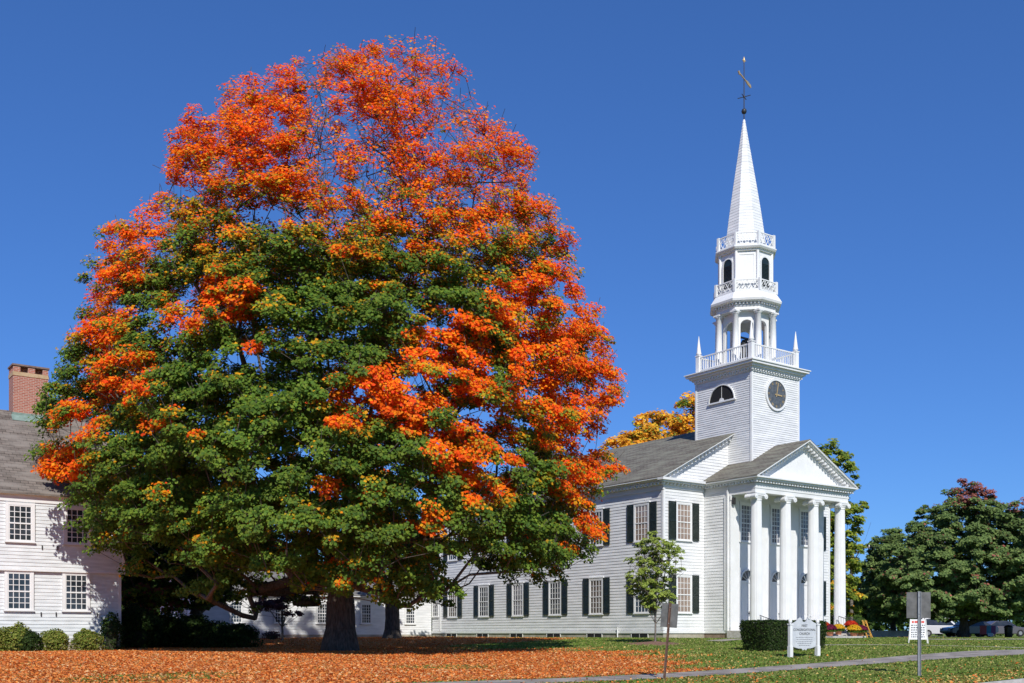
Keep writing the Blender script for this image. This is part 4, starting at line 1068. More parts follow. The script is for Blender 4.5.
# ------------------------------------------------------------------ the big maple
TAB = np.array([[1.6, 4.0, 5.5], [2.2, 6., 8.], [3., 8., 9.6], [4, 9.6, 10.4], [5.5, 11.4, 11.], [6.8, 11.9, 11.2], [8, 12.5, 11.9], [9.3, 12.7, 12.0], [10.8, 12.6, 11.8], [12, 11.6, 11.7], [13.5, 11.5, 11.1],
                [15, 10.9, 10.4], [16.5, 10.2, 9.8], [17.9, 9.9, 9.4], [18.5, 8.6, 9.0], [20, 7.7, 8.6], [22, 6.8, 7.7], [23.5, 5.8, 5.6], [24.5, 3.6, 5.2], [25.4, .8, 4.9], [26.2, -2.6, 4.3]])
def prof_maple(z): return float(np.interp(z, TAB[:, 0], TAB[:, 1])), float(np.interp(z, TAB[:, 0], TAB[:, 2]))
prof_maple.zr = (1.9, 26.1)
PATCH = [(100, 318, 32), (115, 375, 36), (78, 420, 26), (62, 462, 24), (150, 428, 16), (225, 295, 34), (185, 312, 26), (450, 345, 46), (355, 402, 34), (400, 395, 44), (475, 445, 46), (430, 522, 20),
         (330, 487, 13), (560, 345, 52), (592, 425, 46), (560, 295, 44), (535, 385, 30), (598, 520, 22), (515, 300, 30), (470, 400, 30), (120, 260, 30), (490, 490, 24), (575, 480, 26), (140, 225, 34), (250, 350, 14), (95, 300, 30)]
def mpx(q):                                          # where on the crown's outline seen from the street, 23.5 units per metre
    k = 45.0 / (45.0 + q[1]); return 340 + ((q[0] - 7.32) * k + 7.32) * 23.5, 652 - ((q[2] - .79) * k + .79) * 23.5
def o_maple(q):
    x, y = mpx(q)
    top = 1 / (1 + math.exp((y - (235 + .10 * (x - 340))) / 30.))
    right = 1 / (1 + math.exp(-(x - 530 - max(0, y - 430) * .8) / 22.)) * (1 if y < 500 else max(0, 1 - (y - 500) / 50))
    o = .10 + .84 * max(top, right)
    if q[1] < 3:
        for (a, b, r) in PATCH:
            d = math.hypot((x - a), (y - b) * 1.25) / r
            if d < 1.25: o = max(o, .92 * min(1, (1.25 - d) / .4))
    else: o = max(o, .55 if rng.random() < .35 else o)
    if y > 540: o = min(o, .35) if rng.random() > .08 else .6
    o += .20 * math.sin(q[0] * 1.3 + q[2] * .8) * math.sin(q[1] * 1.1 + q[2] * 1.5 + q[0] * .4)
    if y > 150 and rng.random() < (.24 if y > 230 else .10): o -= .42
    return o
def thin_maple(q):
    x, y = mpx(q)
    t = 1.
    if y < 260: t = .8
    if x > 375 and y < 210 and x < 520: t = .45
    if 300 < x < 380 and 130 < y < 230: t *= .6
    if x > 430 and 90 < y < 135: t = .25
    if abs(x - 312 - (y - 60) * .12) < 13 and y < 185: t *= .12
    if x > 462 and y < 118: t = .18
    if abs(x - 375) < 16 and 120 < y < 205: t *= .35
    if y > 560: t = .8
    return t * rng.uniform(.4, 1.3)
tx, ty = (340 - 512) / F_PX * 45.0, 45.0
make_tree('maple_tree', 'huge maple turning orange and green, thick dark trunk amid fallen leaves', 'tree', (tx, ty, ground(tx, ty) - .05), 26.2, 12, 10, .58,
          840, 9, 108, .135, o_maple, fork=.13, profile=prof_maple, bough_r=1.12, sil=45.0, thin=thin_maple, squash=.6, extra_tips=1, dens_z=lambda z: 1.0 if z < 15 else 1.5)
# ------------------------------------------------------------------ other trees
G_DARK = np.array([[.055, .105, .02], [.075, .13, .026], [.04, .08, .018], [.10, .16, .03]])
G_BLUE = np.array([[.14, .21, .065], [.175, .255, .075], [.11, .17, .055], [.23, .31, .095]])
G_YEL = np.array([[.27, .33, .04], [.19, .27, .035], [.37, .37, .05], [.14, .22, .035]])
YEL = np.array([[.82, .44, .035], [.76, .34, .03], [.86, .54, .05], [.68, .27, .025]])
PINK = np.array([[.36, .13, .10], [.44, .15, .11], [.28, .11, .08]])
MAR = np.array([[.10, .04, .04], [.14, .055, .05], [.075, .035, .035]])
def T(name, label, px, Y, H, R, cz, tr, nb, nc, nl, ls, of, **k):
    X, Y, z = gpt(px, Y); return make_tree(name, label, 'tree', (X, Y, z - .05), H, R, cz, tr, nb, nc, nl, ls, of, **k)
T('evergreen_tree', 'tall dark green tree rising behind the old house beside its chimney', 132, 62, 17.2, 5.2, 8.5, .42, 60, 9, 80, .24, lambda q: 0.05, palette=(G_DARK, G_YEL, ORANGE), bough_r=1.6)
T('shade_tree', 'dark twin-trunked tree between the old house and the low hall', 196, 58, 11, 4.2, 6.3, .36, 36, 9, 75, .22, lambda q: 0.08, palette=(G_DARK, G_YEL, ORANGE), bough_r=1.4, fork=.16)
T('shade_tree', 'smaller green tree with rusty lower leaves right beside the old house corner', 148, 57, 8.5, 2.8, 4.6, .22, 22, 8, 75, .2, lambda q: .2 if q[2] > 3.2 else .5, palette=(G_DARK, G_YEL, PINK), bough_r=1.1, fork=.16)
T('back_tree', 'thick-trunked tree behind the maple in front of the low hall', 392, 70, 11.5, 4.4, 6.8, .46, 32, 9, 70, .22, lambda q: .15 + .35 * (rng.random() < .25), palette=(G_DARK, OLIVE, ORANGE), bough_r=1.4, fork=.2)
T('ornamental_tree', 'small maroon-leaved ornamental tree against the low white hall', 282, 66, 3.1, 2.2, 2.3, .07, 14, 7, 34, .14, lambda q: .05, palette=(MAR, MAR, MAR), bough_r=.7, bark='bark_pale', fork=.3, squash=.4)
T('golden_tree', 'golden yellow tree rising behind the church roof', 698, 108, 24.9, 9.0, 15, .4, 120, 8, 60, .36, lambda q: .9 if rng.random() < .9 else .5, palette=(G_YEL, G_YEL, YEL), bough_r=2.0, bark='bark_pale')
T('golden_tree', 'lower golden tree half hidden between the maple and the church ridge', 650, 100, 20.6, 5.0, 14, .35, 70, 8, 55, .34, lambda q: .9 if rng.random() < .85 else .5, palette=(G_YEL, G_YEL, YEL), bough_r=1.8, bark='bark_pale')
T('side_tree', 'yellow-green tree standing just beyond the church portico', 822, 84, 15.9, 3.3, 8.8, .3, 60, 9, 66, .24, lambda q: .03 if rng.random() < .88 else .4, palette=(G_YEL, G_YEL, YEL), bough_r=1.1, squash=.8, fork=.18)
T('side_tree', 'short bushy yellow-green tree seen low between the portico columns', 838, 80, 6.8, 1.9, 3.6, .16, 20, 8, 55, .2, lambda q: .1 if rng.random() < .8 else .6, palette=(G_YEL, G_YEL, YEL), bough_r=.9, fork=.12)
def prof_cone(z): w = float(np.interp(z, [1.7, 3, 5, 7, 9, 10.5, 11.8, 12.5], [6.2, 7.4, 7.3, 6.3, 4.8, 3.2, 1.7, .5])); return w, w * .97
prof_cone.zr = (1.7, 12.4)
T('broad_tree', 'broad green tree with a reddening top on the right lawn', 964, 84, 12.4, 6.7, 5.3, .36, 240, 9, 74, .20,  lambda q: (.85 if rng.random() < .8 else .3) if (q[2] > 10.6 and q[0] > -.8) else .05, palette=(G_BLUE, PINK, PINK), bough_r=1.0, squash=.95, profile=prof_cone, fork=.13)
T('broad_tree', 'rounded dark tree left of the reddening tree, near the utility pole', 893, 92, 9.4, 3.4, 4.6, .26, 64, 9, 60, .22, lambda q: .04, palette=(G_BLUE, PINK, PINK), bough_r=1.0, squash=.95, fork=.12)
T('broad_tree', 'dark tree cut by the right edge with a rosy shoulder', 1030, 80, 10.6, 4.2, 5.2, .3, 55, 9, 60, .24, lambda q: .8 if (q[2] > 9.3 and rng.random() < .5) else .08, palette=(G_BLUE, PINK, PINK), bough_r=1.3, fork=.13)
T('young_tree', 'slender young street tree with mulch ring beside the church corner', 655, 50, 5.35, 1.45, 3.35, .045, 90, 5, 30, .095, lambda q: .05, palette=(np.array([[.30, .38, .07], [.36, .43, .10], [.22, .30, .055]]), G_YEL, YEL), bough_r=.34, bark='bark_pale', fork=.30, squash=.9)
for i, (px, Y, H, R, lab) in enumerate([(60, 105, 12, 6, 'leafy green tree far behind the old house'), (150, 100, 11, 6, 'green tree behind the left end of the low hall'), (250, 104, 12, 6.5, 'green tree behind the middle of the low hall'), (355, 108, 12.5, 6.5, 'green tree behind the right end of the low hall'), (455, 118, 15.5, 6.5, 'green tree behind the junction of hall and church'), (780, 125, 9, 6, 'distant green tree showing between the portico columns'), (870, 135, 7, 6, 'low distant tree behind the utility pole'), (985, 150, 8, 9, 'distant tree line beyond the parked cars')]):
    T('distant_tree', lab, px, Y, H, R, H * .5, .3, 26, 8, 45, .45, lambda q: .1, palette=(G_DARK, G_YEL, ORANGE), bough_r=1.9, fork=.12, group=None)

# far woods: one mass beyond the lots
n = 60000; t = rng.random(n); Xw = -190 + 420 * t; Yw = 165 + 12 * np.sin(Xw * .03) + rng.uniform(-5, 5, n)
hw_ = 5.2 + 1.3 * np.sin(Xw * .11) + .9 * np.sin(Xw * .31 + 1) + .6 * np.sin(Xw * .77)
Zw = -.5 + hw_ * rng.random(n) ** .7
fw = link('far_woods', leaves_mesh('far_woods', np.stack([Xw, Yw, Zw], 1), np.array([0, -.5, .8]) + rng.normal(0, .6, (n, 3)), rng.uniform(.5, 1.1, n), G_DARK[rng.integers(0, 4, n)] * rng.uniform(.8, 1.3, (n, 1))), M['leaf']); tag(fw, 'far line of dark green woods along the horizon', 'woods', kind='stuff')
# mulch ring
mx_, my_, mz_ = gpt(655, 50)
mb = MB(); vs = [(mx_, my_, mz_ + .14)]; 
for i in range(32): t = 2 * PI * i / 32; r = 1.45 + .1 * math.sin(3 * t); vs.append((mx_ + r * math.cos(t), my_ + r * math.sin(t), ground(mx_ + r * math.cos(t), my_ + r * math.sin(t)) + .01))
mb.add(vs, [(0, 1 + i, 1 + (i + 1) % 32) for i in range(32)]); tag(mb.build('mulch_ring', M['mulch']), 'reddish bark mulch ring round the young tree', 'mulch')

# ------------------------------------------------------------------ shrubs
BUSH = np.array([[.20, .26, .045], [.28, .32, .06], [.14, .20, .035], [.34, .33, .08]])
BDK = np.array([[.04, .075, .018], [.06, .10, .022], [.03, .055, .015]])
def hpt(px, off):                                    # point in front of the house facade
    u_ = house_u(px, -off); return (hx + u_ * CU + off * SU, hy + u_ * SU - off * CU)
for (px, off, rx, h, pal, lab) in ((-4, 1.1, .58, 1.0, BUSH, 'rounded bush cut by the left edge under the house windows'), (17, 1.2, .6, 1.14, BUSH, 'tallest yellowish bush under the left house windows'),
                                   (28, 1.5, .5, .85, BDK, 'small dark green bush in front of the tallest yellowish bush'), (54, 1.2, .60, .92, BUSH, 'round bush alone under the wall between the house windows'),
                                   (87, 1.2, .62, .92, BUSH, 'round bush below the right house windows at the shadow edge')):
    X, Y = hpt(px, off); make_shrub('foundation_bush', lab, 'bush', (X, Y, ground(X, Y)), rx, rx, h, 3600, pal, .075, 'bushes along the old house')
X, Y = hpt(112, .55); make_shrub('climbing_shrub', 'dark leggy shrub climbing the shaded house corner', 'shrub', (X, Y, ground(X, Y)), .5, .35, 1.7, 1500, BDK, .09)
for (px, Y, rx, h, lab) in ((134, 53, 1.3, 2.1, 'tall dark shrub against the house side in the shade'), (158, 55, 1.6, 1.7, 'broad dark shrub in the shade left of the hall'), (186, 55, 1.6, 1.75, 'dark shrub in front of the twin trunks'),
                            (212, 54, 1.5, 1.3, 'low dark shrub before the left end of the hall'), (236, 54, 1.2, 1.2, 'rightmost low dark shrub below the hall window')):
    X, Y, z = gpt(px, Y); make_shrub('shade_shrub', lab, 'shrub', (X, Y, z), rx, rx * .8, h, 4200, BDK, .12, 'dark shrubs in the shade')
X, Y, z = gpt(281, 69); make_shrub('low_shrub', 'scraggly low shrub at the foot of the low white hall', 'shrub', (X - .6, Y, z), .7, .4, .55, 500, MAR, .1)
# clipped hedge
hu, hv = -7.95, -15.4; X, Y = xy(hu, hv)
hd_ = make_shrub('hedge', 'clipped boxy dark green hedge behind the church signboard', 'hedge', (X, Y, ground(X, Y) - .05), 2.02, .75, 1.26, 22000, BDK * 1.1, .06, box=True, rz=YAW, taper=.10)

# ------------------------------------------------------------------ church signboard
def txt(body, size, mat, parent, loc, rot, ext=.004, align='CENTER', name='lettering'):
    cu = bpy.data.curves.new(name, 'FONT'); cu.body = body; cu.size = size; cu.extrude = ext; cu.align_x = align
    o = bpy.data.objects.new(name + '_c', cu); COL.objects.link(o); dg = bpy.context.evaluated_depsgraph_get(); me = bpy.data.meshes.new_from_object(o.evaluated_get(dg)); bpy.data.objects.remove(o)
    me.materials.clear(); me.materials.append(mat); t = bpy.data.objects.new(name, me); COL.objects.link(t); t.parent = parent; t.location = loc; t.rotation_euler = rot; return t
sxp, syp, szp = gpt(804, 40.0)
SB = empty('church_signboard', (sxp, syp, szp), YAW - .12, 'pale grey carved church notice board on two white posts before the hedge', 'sign')
bw = .60
pl = MB(); n = 10
top = [(-bw, 1.28), (-bw + .06, 1.30), (-.40, 1.36), (-.30, 1.46), (-.2, 1.50), (-.12, 1.44), (-.1, 1.36), (0, 1.32), (.1, 1.36), (.12, 1.44), (.2, 1.50), (.30, 1.46), (.40, 1.36), (bw - .06, 1.30), (bw, 1.28)]
bot = [(bw, .42), (bw - .08, .38), (.30, .33), (.15, .33), (.08, .26), (0, .30), (-.08, .26), (-.15, .33), (-.30, .33), (-bw + .08, .38), (-bw, .42)]
pl.extrude([(x, -.025, z) for x, z in (top + bot)][::-1], (0, .05, 0)); pl.build('panel', M['signgrey'], SB)
for sx_ in (-1, 1):
    p = MB(); x = sx_ * (bw + .10); p.box(x - .075, x + .075, -.075, .075, -.2, .42); p.box(x - .06, x + .06, -.06, .06, .42, 1.22); p.box(x - .08, x + .08, -.08, .08, 1.22, 1.27)
    p.lathe(x, 0, [(.03, 1.27), (.07, 1.32), (.075, 1.37), (.04, 1.43), (.005, 1.46)], 12); p.build('post', M['white'], SB)
fl_ = MB(); 
for i in range(14): t0 = i * .42; fl_.obox((.24 + (.12 - .006 * i) * math.cos(t0) * .8, -.035, 1.50 + (.11 - .006 * i) * math.sin(t0)), (.24 + (.12 - .006 * i) * math.cos(t0 + .42) * .8, -.035, 1.50 + (.11 - .006 * i) * math.sin(t0 + .42)), .03, .03, (0, 1, 0))
fl_.build('scroll_crest', M['white'], SB)
txt('FIRST', .13, M['text'], SB, (0, -.03, 1.15), (PI / 2, 0, 0)); txt('CONGREGATIONAL', .125, M['text'], SB, (0, -.03, 1.0), (PI / 2, 0, 0)); txt('CHURCH', .13, M['text'], SB, (0, -.03, .85), (PI / 2, 0, 0))
ln = MB(); 
for k, (wd, z) in enumerate(((.44, .74), (.40, .66), (.42, .58), (.36, .51), (.28, .44))):
    x = -wd
    while x < wd: w_ = random.uniform(.03, .09); ln.box(x, min(x + w_, wd), -.029, -.0255, z, z + .016); x += w_ + .025
ln.build('small_print', M['text'], SB)

# ------------------------------------------------------------------ street signs seen from behind
X, Y, z = gpt(664.2, 29.6)
S1 = empty('street_sign', (X, Y, z), 0, 'leaning rusty street sign seen from behind, before the church corner', 'street sign', 'street signs seen from behind'); S1.rotation_euler = (0, math.radians(4.6), -.2)
p = MB(); p.box(-.035, .035, -.02, -.012, -.3, 2.17); p.box(-.035, -.022, -.055, -.02, -.3, 2.17); p.box(.022, .035, -.055, -.02, -.3, 2.17); p.build('post', M['rust'], S1)
p = MB(); p.box(-.23, .23, .0, .006, 1.49, 2.16); pn = p.build('panel', M['signback'], S1)
p = MB()
for zz in (1.6, 2.05): p.tube((0, -.03, zz), (0, .012, zz), .012, .012, 8)
p.build('bolt', M['galv'], pn)
X, Y, z = gpt(918.6, 31.0)
S2 = empty('street_sign', (X, Y, z), .05, 'upright grey metal street sign seen from behind, beside the sandwich board', 'street sign', 'street signs seen from behind')
sh_ = (671 - (HOR - z / Y * F_PX)) / F_PX * Y
S2.location.z = z
p = MB(); H2 = (HOR - 591.5) / F_PX * Y - z; p.box(-.045, .045, -.03, -.02, -.3, H2); p.box(-.045, -.03, -.07, -.03, -.3, H2); p.box(.03, .045, -.07, -.03, -.3, H2); p.build('post', M['galv'], S2)
p = MB(); p.box(-.36, .36, .0, .006, H2 - .78, H2 - .02); pn = p.build('panel', M['signback'], S2)
p = MB()
for zz in (H2 - .65, H2 - .15): p.tube((0, -.05, zz), (0, .012, zz), .014, .014, 8)
p.build('bolt', M['galv'], pn)

# sandwich board
X, Y, z = gpt(918, 54.0); AB = empty('sandwich_board', (X, Y, z), -.32, 'white sandwich board with red heading standing on the grass', 'sandwich board')
def lean(y0, y1, z0, z1, z): return y0 + (y1 - y0) * (z - z0) / (z1 - z0)
for sg, nm in ((-1, 'front_panel'), (1, 'back_panel')):
    p = MB(); b_, t_ = .38 * sg, .05 * sg
    p.extrude([(-.44, lean(b_, t_, 0, 1.25, .22), .22), (.44, lean(b_, t_, 0, 1.25, .22), .22), (.36, t_, 1.25), (-.36, t_, 1.25)], (0, -.02 * sg, 0)); p.build(nm, M['white'], AB)
    for sx_ in (-1, 1): p = MB(); p.obox((sx_ * .46, b_, 0), (sx_ * .36, t_, 1.26), .045, .045, (0, 1, 0)); p.build('leg', M['trim_cream'], AB)
an = math.atan2(.33, 1.25)
grp = MB()
def onp(x, z): return (x, lean(-.38, -.05, 0, 1.25, z) - .008, z)
x = -.30
for w_ in (.10, .16, .09, .14): 
    grp.add([onp(x, 1.06), onp(x + w_, 1.06), onp(x + w_, 1.17), onp(x, 1.17)], [(0, 1, 2, 3)]); x += w_ + .035
grp.build('red_heading', M['red'], AB)
grp = MB()
for z_ in (.92, .80, .68, .56, .44, .33):
    x = -.34
    while x < .3: w_ = random.uniform(.04, .10); grp.add([onp(x, z_), onp(x + w_, z_), onp(x + w_, z_ + .055), onp(x, z_ + .055)], [(0, 1, 2, 3)]); x += w_ + .035
grp.build('printed_lines', M['text'], AB)

# ------------------------------------------------------------------ mums on the steps
FR = np.array([[.62, .035, .02], [.72, .07, .02], [.5, .03, .02]]); FP = np.array([[.20, .02, .06], [.27, .03, .09], [.14, .02, .05]]); FY = np.array([[.78, .48, .02], [.82, .56, .04], [.7, .38, .02]])
def mum(px_or_u, v, zb, r, pal, lab):
    u_ = px_or_u; X, Y = xy(u_, v); root = empty('potted_mum', (X, Y, OZ + zb), 0, lab, 'potted flowers', 'potted chrysanthemums by the church steps')
    p = MB(); p.lathe(0, 0, [(r * .38, 0), (r * .52, .22), (r * .57, .22), (r * .57, .27), (r * .48, .27)], 20); p.build('pot', M['terracotta'], root)
    nf = 1100; d = rng.normal(size=(nf, 3)); d[:, 2] = np.abs(d[:, 2]); d /= np.linalg.norm(d, axis=1, keepdims=True)
    P = d * np.array([r, r, r * .85]) * rng.uniform(.92, 1.03, (nf, 1)) + [0, 0, .30]
    link('blooms', leaves_mesh('blooms', P[d[:, 2] > .22], (d + rng.normal(0, .35, d.shape))[d[:, 2] > .22], rng.uniform(.05, .08, nf)[d[:, 2] > .22], (pal[rng.integers(0, 3, nf)] * rng.uniform(.8, 1.2, (nf, 1)))[d[:, 2] > .22], .8), M['leaf'], root)
    P = d * np.array([r * .93, r * .93, r * .7]) * rng.uniform(.6, 1, (nf, 1)) + [0, 0, .28]; P[:, 2] -= .05
    link('foliage', leaves_mesh('foliage', P, d + rng.normal(0, .5, d.shape), rng.uniform(.05, .09, nf), GREEN[rng.integers(0, 3, nf)] * .8), M['leaf'], root)
def step_u(px, v):
    r = (px - 512) / F_PX; X0 = OX - v * SU; Y0 = OY + v * CU; return (r * Y0 - X0) / (CU - r * SU)
mum(step_u(825.5, -4.85), -4.75, .34, .40, FR, 'scarlet potted mum at the left of the steps flowers')
mum(step_u(830, -5.1), -5.1, .16, .42, FP, 'deep purple potted mum between the scarlet and the yellow one on the left')
mum(step_u(838.5, -5.1), -5.1, .22, .40, FY, 'yellow potted mum left of the last portico column')
mum(step_u(851, -4.85), -4.85, .42, .42, FR, 'scarlet potted mum right of the last portico column')
mum(step_u(854, -5.5), -5.5, .12, .46, FY, 'yellow potted mum right of the last portico column')
mum(step_u(861, -5.2), -5.2, .14, .42, FP, 'dark purple potted mum beside the yellow ladder')
# ladder
lx, ly = xy(step_u(867.5, -4.9), -4.9); LD = empty('ladder', (lx, ly, ground(lx, ly)), -1.05, 'orange-yellow folding ladder leaning beside the flower pots', 'ladder')
for s_ in (-1, 1):
    p = MB(); p.obox((.30 + s_ * .0, s_ * .22 - .1, 0), (-.22, s_ * .13 - .1, 1.12), .05, .035, (0, 1, 0)); p.build('side_rail', M['yellowwood'], LD)
for k in range(1, 6):
    t = k / 6; p = MB(); w_ = .22 - .09 * t; p.obox((.30 - .52 * t, -w_ - .1, 1.12 * t), (.30 - .52 * t, w_ - .1, 1.12 * t), .06, .025); p.build('rung', M['yellowwood'], LD)
for s_ in (-1, 1): p = MB(); p.obox((.02, s_ * .2 + .1, 0), (-.2, s_ * .12, 1.1), .035, .03, (0, 1, 0)); p.build('rear_leg', M['yellowwood'], LD)
# ------------------------------------------------------------------ utility pole
X, Y, z = gpt(851.5, 88); UP = empty('utility_pole', (X, Y, z), 0, 'weathered wooden utility pole with crossarm beyond the portico', 'utility pole')
Hp = (HOR - 548) / F_PX * Y - z
p = MB(); p.tube((0, 0, -.3), (0, 0, Hp + .2), .16, .11, 10); p.build('pole', M['bark_pale'], UP)
p = MB(); p.obox((-.3, .15, Hp - .1), (1.4, -.35, Hp + .02), .1, .12); p.build('crossarm', M['bark_pale'], UP)
for x in (.35, .9, 1.35): p = MB(); p.lathe(x, .15 - .5 * (x + .3) / 1.7, [(.04, Hp), (.07, Hp + .1), (.05, Hp + .2), (.02, Hp + .24)], 8); p.build('insulator', M['signgrey'], UP)
for k in range(3):
    p = MB(); pr = None; x0 = (.35, .9, 1.35)[k]
    for i in range(25):
        t = i / 24; q = (x0 + 60 * t, -.2 + 40 * t, Hp + .22 - 1.5 * 4 * t * (1 - t) * .6)
        if pr: p.tube(pr, q, .012, .012, 4, cap=False)
        pr = q
    p.build('wire', M['black'], UP)

# ------------------------------------------------------------------ cars
def make_car(label, loc, rz, paint, L=4.6, Hc=1.45, van=False):
    root = empty('parked_car', loc, rz, label, 'car'); Wd = .88
    if van: low = [(-L / 2, .45), (-L / 2, 1.0), (-L / 2 + .25, 1.08), (L / 2 - .2, 1.02), (L / 2, .8), (L / 2, .4)]; cab = [(-L / 2 + .1, 1.0), (-L / 2 + .3, 1.75), (L / 2 - 1.7, 1.8), (L / 2 - .9, 1.0)]
    else: low = [(-L / 2, .42), (-L / 2, .82), (-L / 2 + .2, .95), (-L / 2 + .95, .98), (L / 2 - 1.3, .95), (L / 2 - .25, .80), (L / 2, .62), (L / 2, .36)]; cab = [(-L / 2 + .45, .93), (-L / 2 + 1.3, Hc - .03), (-L / 2 + 1.9, Hc), (.35, Hc - .03), (L / 2 - 1.15, .92)]
    low = low + [(L / 2 - .45, .25), (-L / 2 + .45, .25)]
    b = MB(); b.extrude([(x, -Wd, z) for x, z in low], (0, 2 * Wd, 0)); n = len(cab)
    vs = [(x, -Wd * (.96 if z < 1.05 else .74), z) for x, z in cab] + [(x, Wd * (.96 if z < 1.05 else .74), z) for x, z in cab]
    b.add(vs, [tuple(range(n)), tuple(range(2 * n - 1, n - 1, -1))] + [((i + 1) % n, i, n + i, n + (i + 1) % n) for i in range(n)])
    bo = b.build('body', paint, root); bv = bo.modifiers.new('b', 'BEVEL'); bv.width = .06; bv.segments = 3; bv.limit_method = 'ANGLE'
    g = MB(); cx = sum(x for x, z in cab) / n
    for sg in (-1, 1):
        pts = []
        for x, z in cab: xx = cx + (x - cx) * .86; zz = .97 + (z - .93) * .82 + .02; pts.append((xx, sg * (Wd * (.96 if zz < 1.1 else .78) + .012), zz))
        g.extrude(pts, (0, -sg * .01, 0))
    g.build('side_window', M['carglass'], root)
    g = MB(); a, c = cab[-2], cab[-1]; g.extrude([(a[0] + .09, -.6, a[1] - .04), (a[0] + .09, .6, a[1] - .04), (c[0] - .08, .74, c[1] + .08), (c[0] - .08, -.74, c[1] + .08)], (.02, 0, .02)); g.build('windscreen', M['carglass'], root)
    for x in (-L / 2 + .85, L / 2 - .85):
        for sg in (-1, 1):
            w = MB(); w.tube((x, sg * (Wd - .18), .32), (x, sg * (Wd + .02), .32), .32, .32, 20); wo = w.build('wheel', M['tyre'], root)
            w = MB(); w.tube((x, sg * (Wd - .0), .32), (x, sg * (Wd + .03), .32), .19, .17, 12); w.build('rim', M['galv'], wo)
    for sg in (-1, 1): w = MB(); w.box(L / 2 - .12, L / 2 + .01, sg * .5, sg * .78, .62, .74); w.build('headlight', M['signgrey'], root); w = MB(); w.box(-L / 2 - .012, -L / 2 + .1, sg * .55, sg * .8, .7, .86); w.build('taillight', M['red'], root)
    return root
def paint(name, c): m = simple(name, c, None, .25, metal=0.); m.node_tree.nodes['Principled BSDF'].inputs['Coat Weight'].default_value = .6; return m
X, Y, z = gpt(941, 100); make_car('white parked van half hidden by the sandwich board and tree trunk', (X, Y, z), -.15, paint('white_car_paint', (.62, .62, .63)), 4.4, van=True)
X, Y, z = gpt(969, 92); make_car('dark blue parked car under the broad tree', (X, Y, z), PI + .15, paint('dark_blue_car_paint', (.02, .03, .05)), 4.5, 1.45)
X, Y, z = gpt(1001, 97); make_car('dark grey parked car behind the litter bin', (X, Y, z), .1, paint('dark_grey_car_paint', (.10, .09, .10)), 4.4, 1.45)
# bright banner board beside the blue car
X, Y, z = gpt(988, 88); BB = empty('banner_board', (X, Y, z), -.1, 'low board with red, blue and turquoise patches beside the dark blue car', 'board')
for (x0, x1, c, nm) in ((-.65, -.12, (.60, .06, .06), 'red_patch'), (-.12, .25, (.05, .30, .45), 'blue_patch'), (.25, .62, (.30, .05, .18), 'purple_patch')):
    p = MB(); p.box(x0 + .002, x1 - .002, -.02, .02, .22, .95); p.build(nm, simple(nm, c, None, .5), BB)
p = MB(); p.box(-.02, .4, -.03, -.021, .05, .32); p.build('white_plate', M['white'], BB)
for x in (-.6, .57): p = MB(); p.box(x - .03, x + .03, -.018, .018, 0, .222); p.build('leg', M['black'], BB)
# litter bin
X, Y, z = gpt(1008.5, 82); TBn = empty('litter_bin', (X, Y, z), 0, 'black litter bin on the grass near the right edge', 'bin')
p = MB(); p.lathe(0, 0, [(.24, 0), (.28, .1), (.31, .7), (.31, .74)], 20); p.build('body', M['black'], TBn); p = MB(); p.lathe(0, 0, [(.34, .74), (.34, .80), (.22, .92), (.02, .96)], 20); p.build('lid', M['black'], TBn)
# low stone wall near the pole
X, Y, z = gpt(893, 86); p = MB(); p.box(-2.2, 2.2, -.2, .2, -.2, .45); p.box(-2.25, 2.25, -.24, .24, .451, .52); o = p.build('stone_wall', M['concrete']); o.location = (X, Y, z); tag(o, 'low grey stone wall beneath the dark trees on the right', 'wall')
# car park
p = MB(); X, Y, z = gpt(1000, 98)
vs = [(x, y, ground(x, y) + .03) for x, y in ((30, 93), (120, 93), (120, 107), (30, 107))]; p.add(vs, [(0, 1, 2, 3)]); o = p.build('car_park', M['road']); o['kind'] = 'structure'

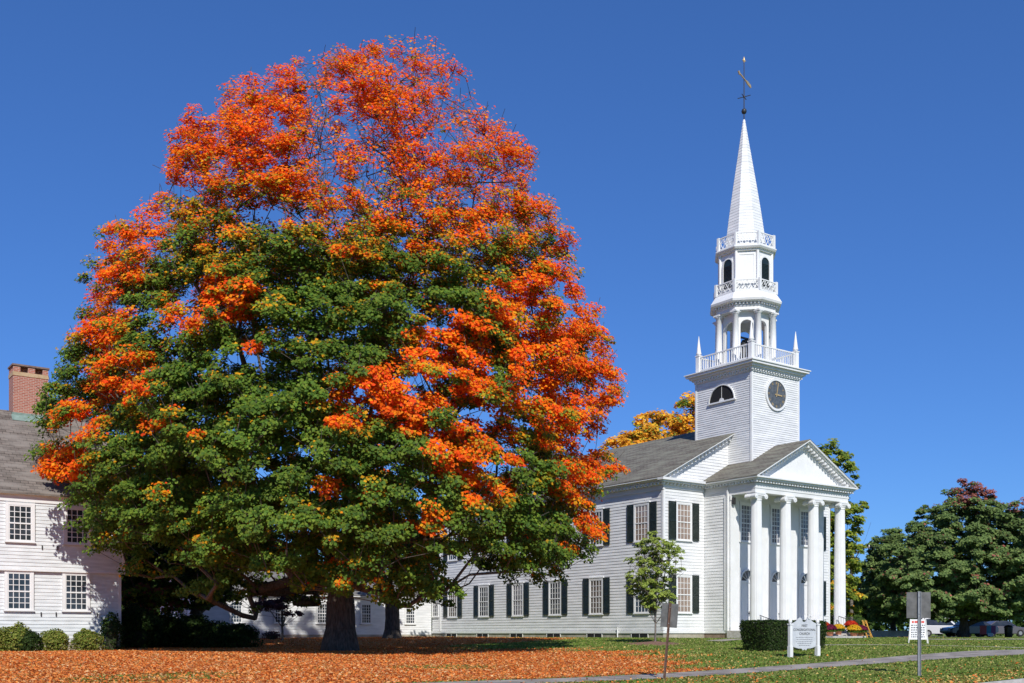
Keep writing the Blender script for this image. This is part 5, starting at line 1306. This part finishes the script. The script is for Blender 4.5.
# ------------------------------------------------------------------ camera, light, sky
cam = bpy.data.cameras.new('camera'); co = bpy.data.objects.new('camera', cam); COL.objects.link(co); SC.camera = co
co.location = (0, 0, 0); co.rotation_euler = (PI / 2, 0, 0); cam.sensor_width = 36; cam.lens = 36 * F_PX / 1024; cam.shift_y = (HOR - 341.5) / 1024; cam.clip_end = 20000; cam.clip_start = .1
trav = Vector((.50 * CU - SU, .50 * SU + CU)); trav.normalize(); EL = math.radians(40)
sun_dir = Vector((-trav.x * math.cos(EL), -trav.y * math.cos(EL), math.sin(EL)))     # towards the sun
sl = bpy.data.lights.new('sun', 'SUN'); sl.energy = 4.6; sl.angle = math.radians(.53); sl.color = (1, .965, .90)
so = bpy.data.objects.new('sun', sl); COL.objects.link(so); so.rotation_euler = sun_dir.to_track_quat('Z', 'Y').to_euler()
wd = bpy.data.worlds.new('World'); SC.world = wd; wd.use_nodes = True; nt = wd.node_tree; bg = nt.nodes['Background']
sky = nt.nodes.new('ShaderNodeTexSky'); sky.sky_type = 'NISHITA'; sky.sun_disc = False; sky.sun_elevation = EL
sky.sun_rotation = math.atan2(sun_dir.x, sun_dir.y); sky.air_density = 1.0; sky.dust_density = .0; sky.ozone_density = 5.; sky.altitude = 0
hs = nt.nodes.new('ShaderNodeHueSaturation'); hs.inputs['Saturation'].default_value = 1.0; hs.inputs['Hue'].default_value = .5; hs.inputs['Value'].default_value = 1.0
nt.links.new(sky.outputs[0], hs.inputs['Color']); gm = nt.nodes.new('ShaderNodeGamma'); gm.inputs[1].default_value = .8; nt.links.new(hs.outputs[0], gm.inputs[0])
tn = nt.nodes.new('ShaderNodeMix'); tn.data_type = 'RGBA'; tn.blend_type = 'MULTIPLY'; tn.inputs[0].default_value = 1; tn.inputs[7].default_value = (.40, .72, 1.27, 1); nt.links.new(gm.outputs[0], tn.inputs[6]); nt.links.new(tn.outputs[2], bg.inputs[0]); bg.inputs[1].default_value = .135
SC.view_settings.view_transform = 'Standard'; SC.view_settings.look = 'None'; SC.view_settings.exposure = 0; SC.view_settings.gamma = 1
SC.render.engine = 'CYCLES'; SC.render.resolution_x = 1024; SC.render.resolution_y = 683
SC.cycles.max_bounces = 6; SC.cycles.transparent_max_bounces = 4
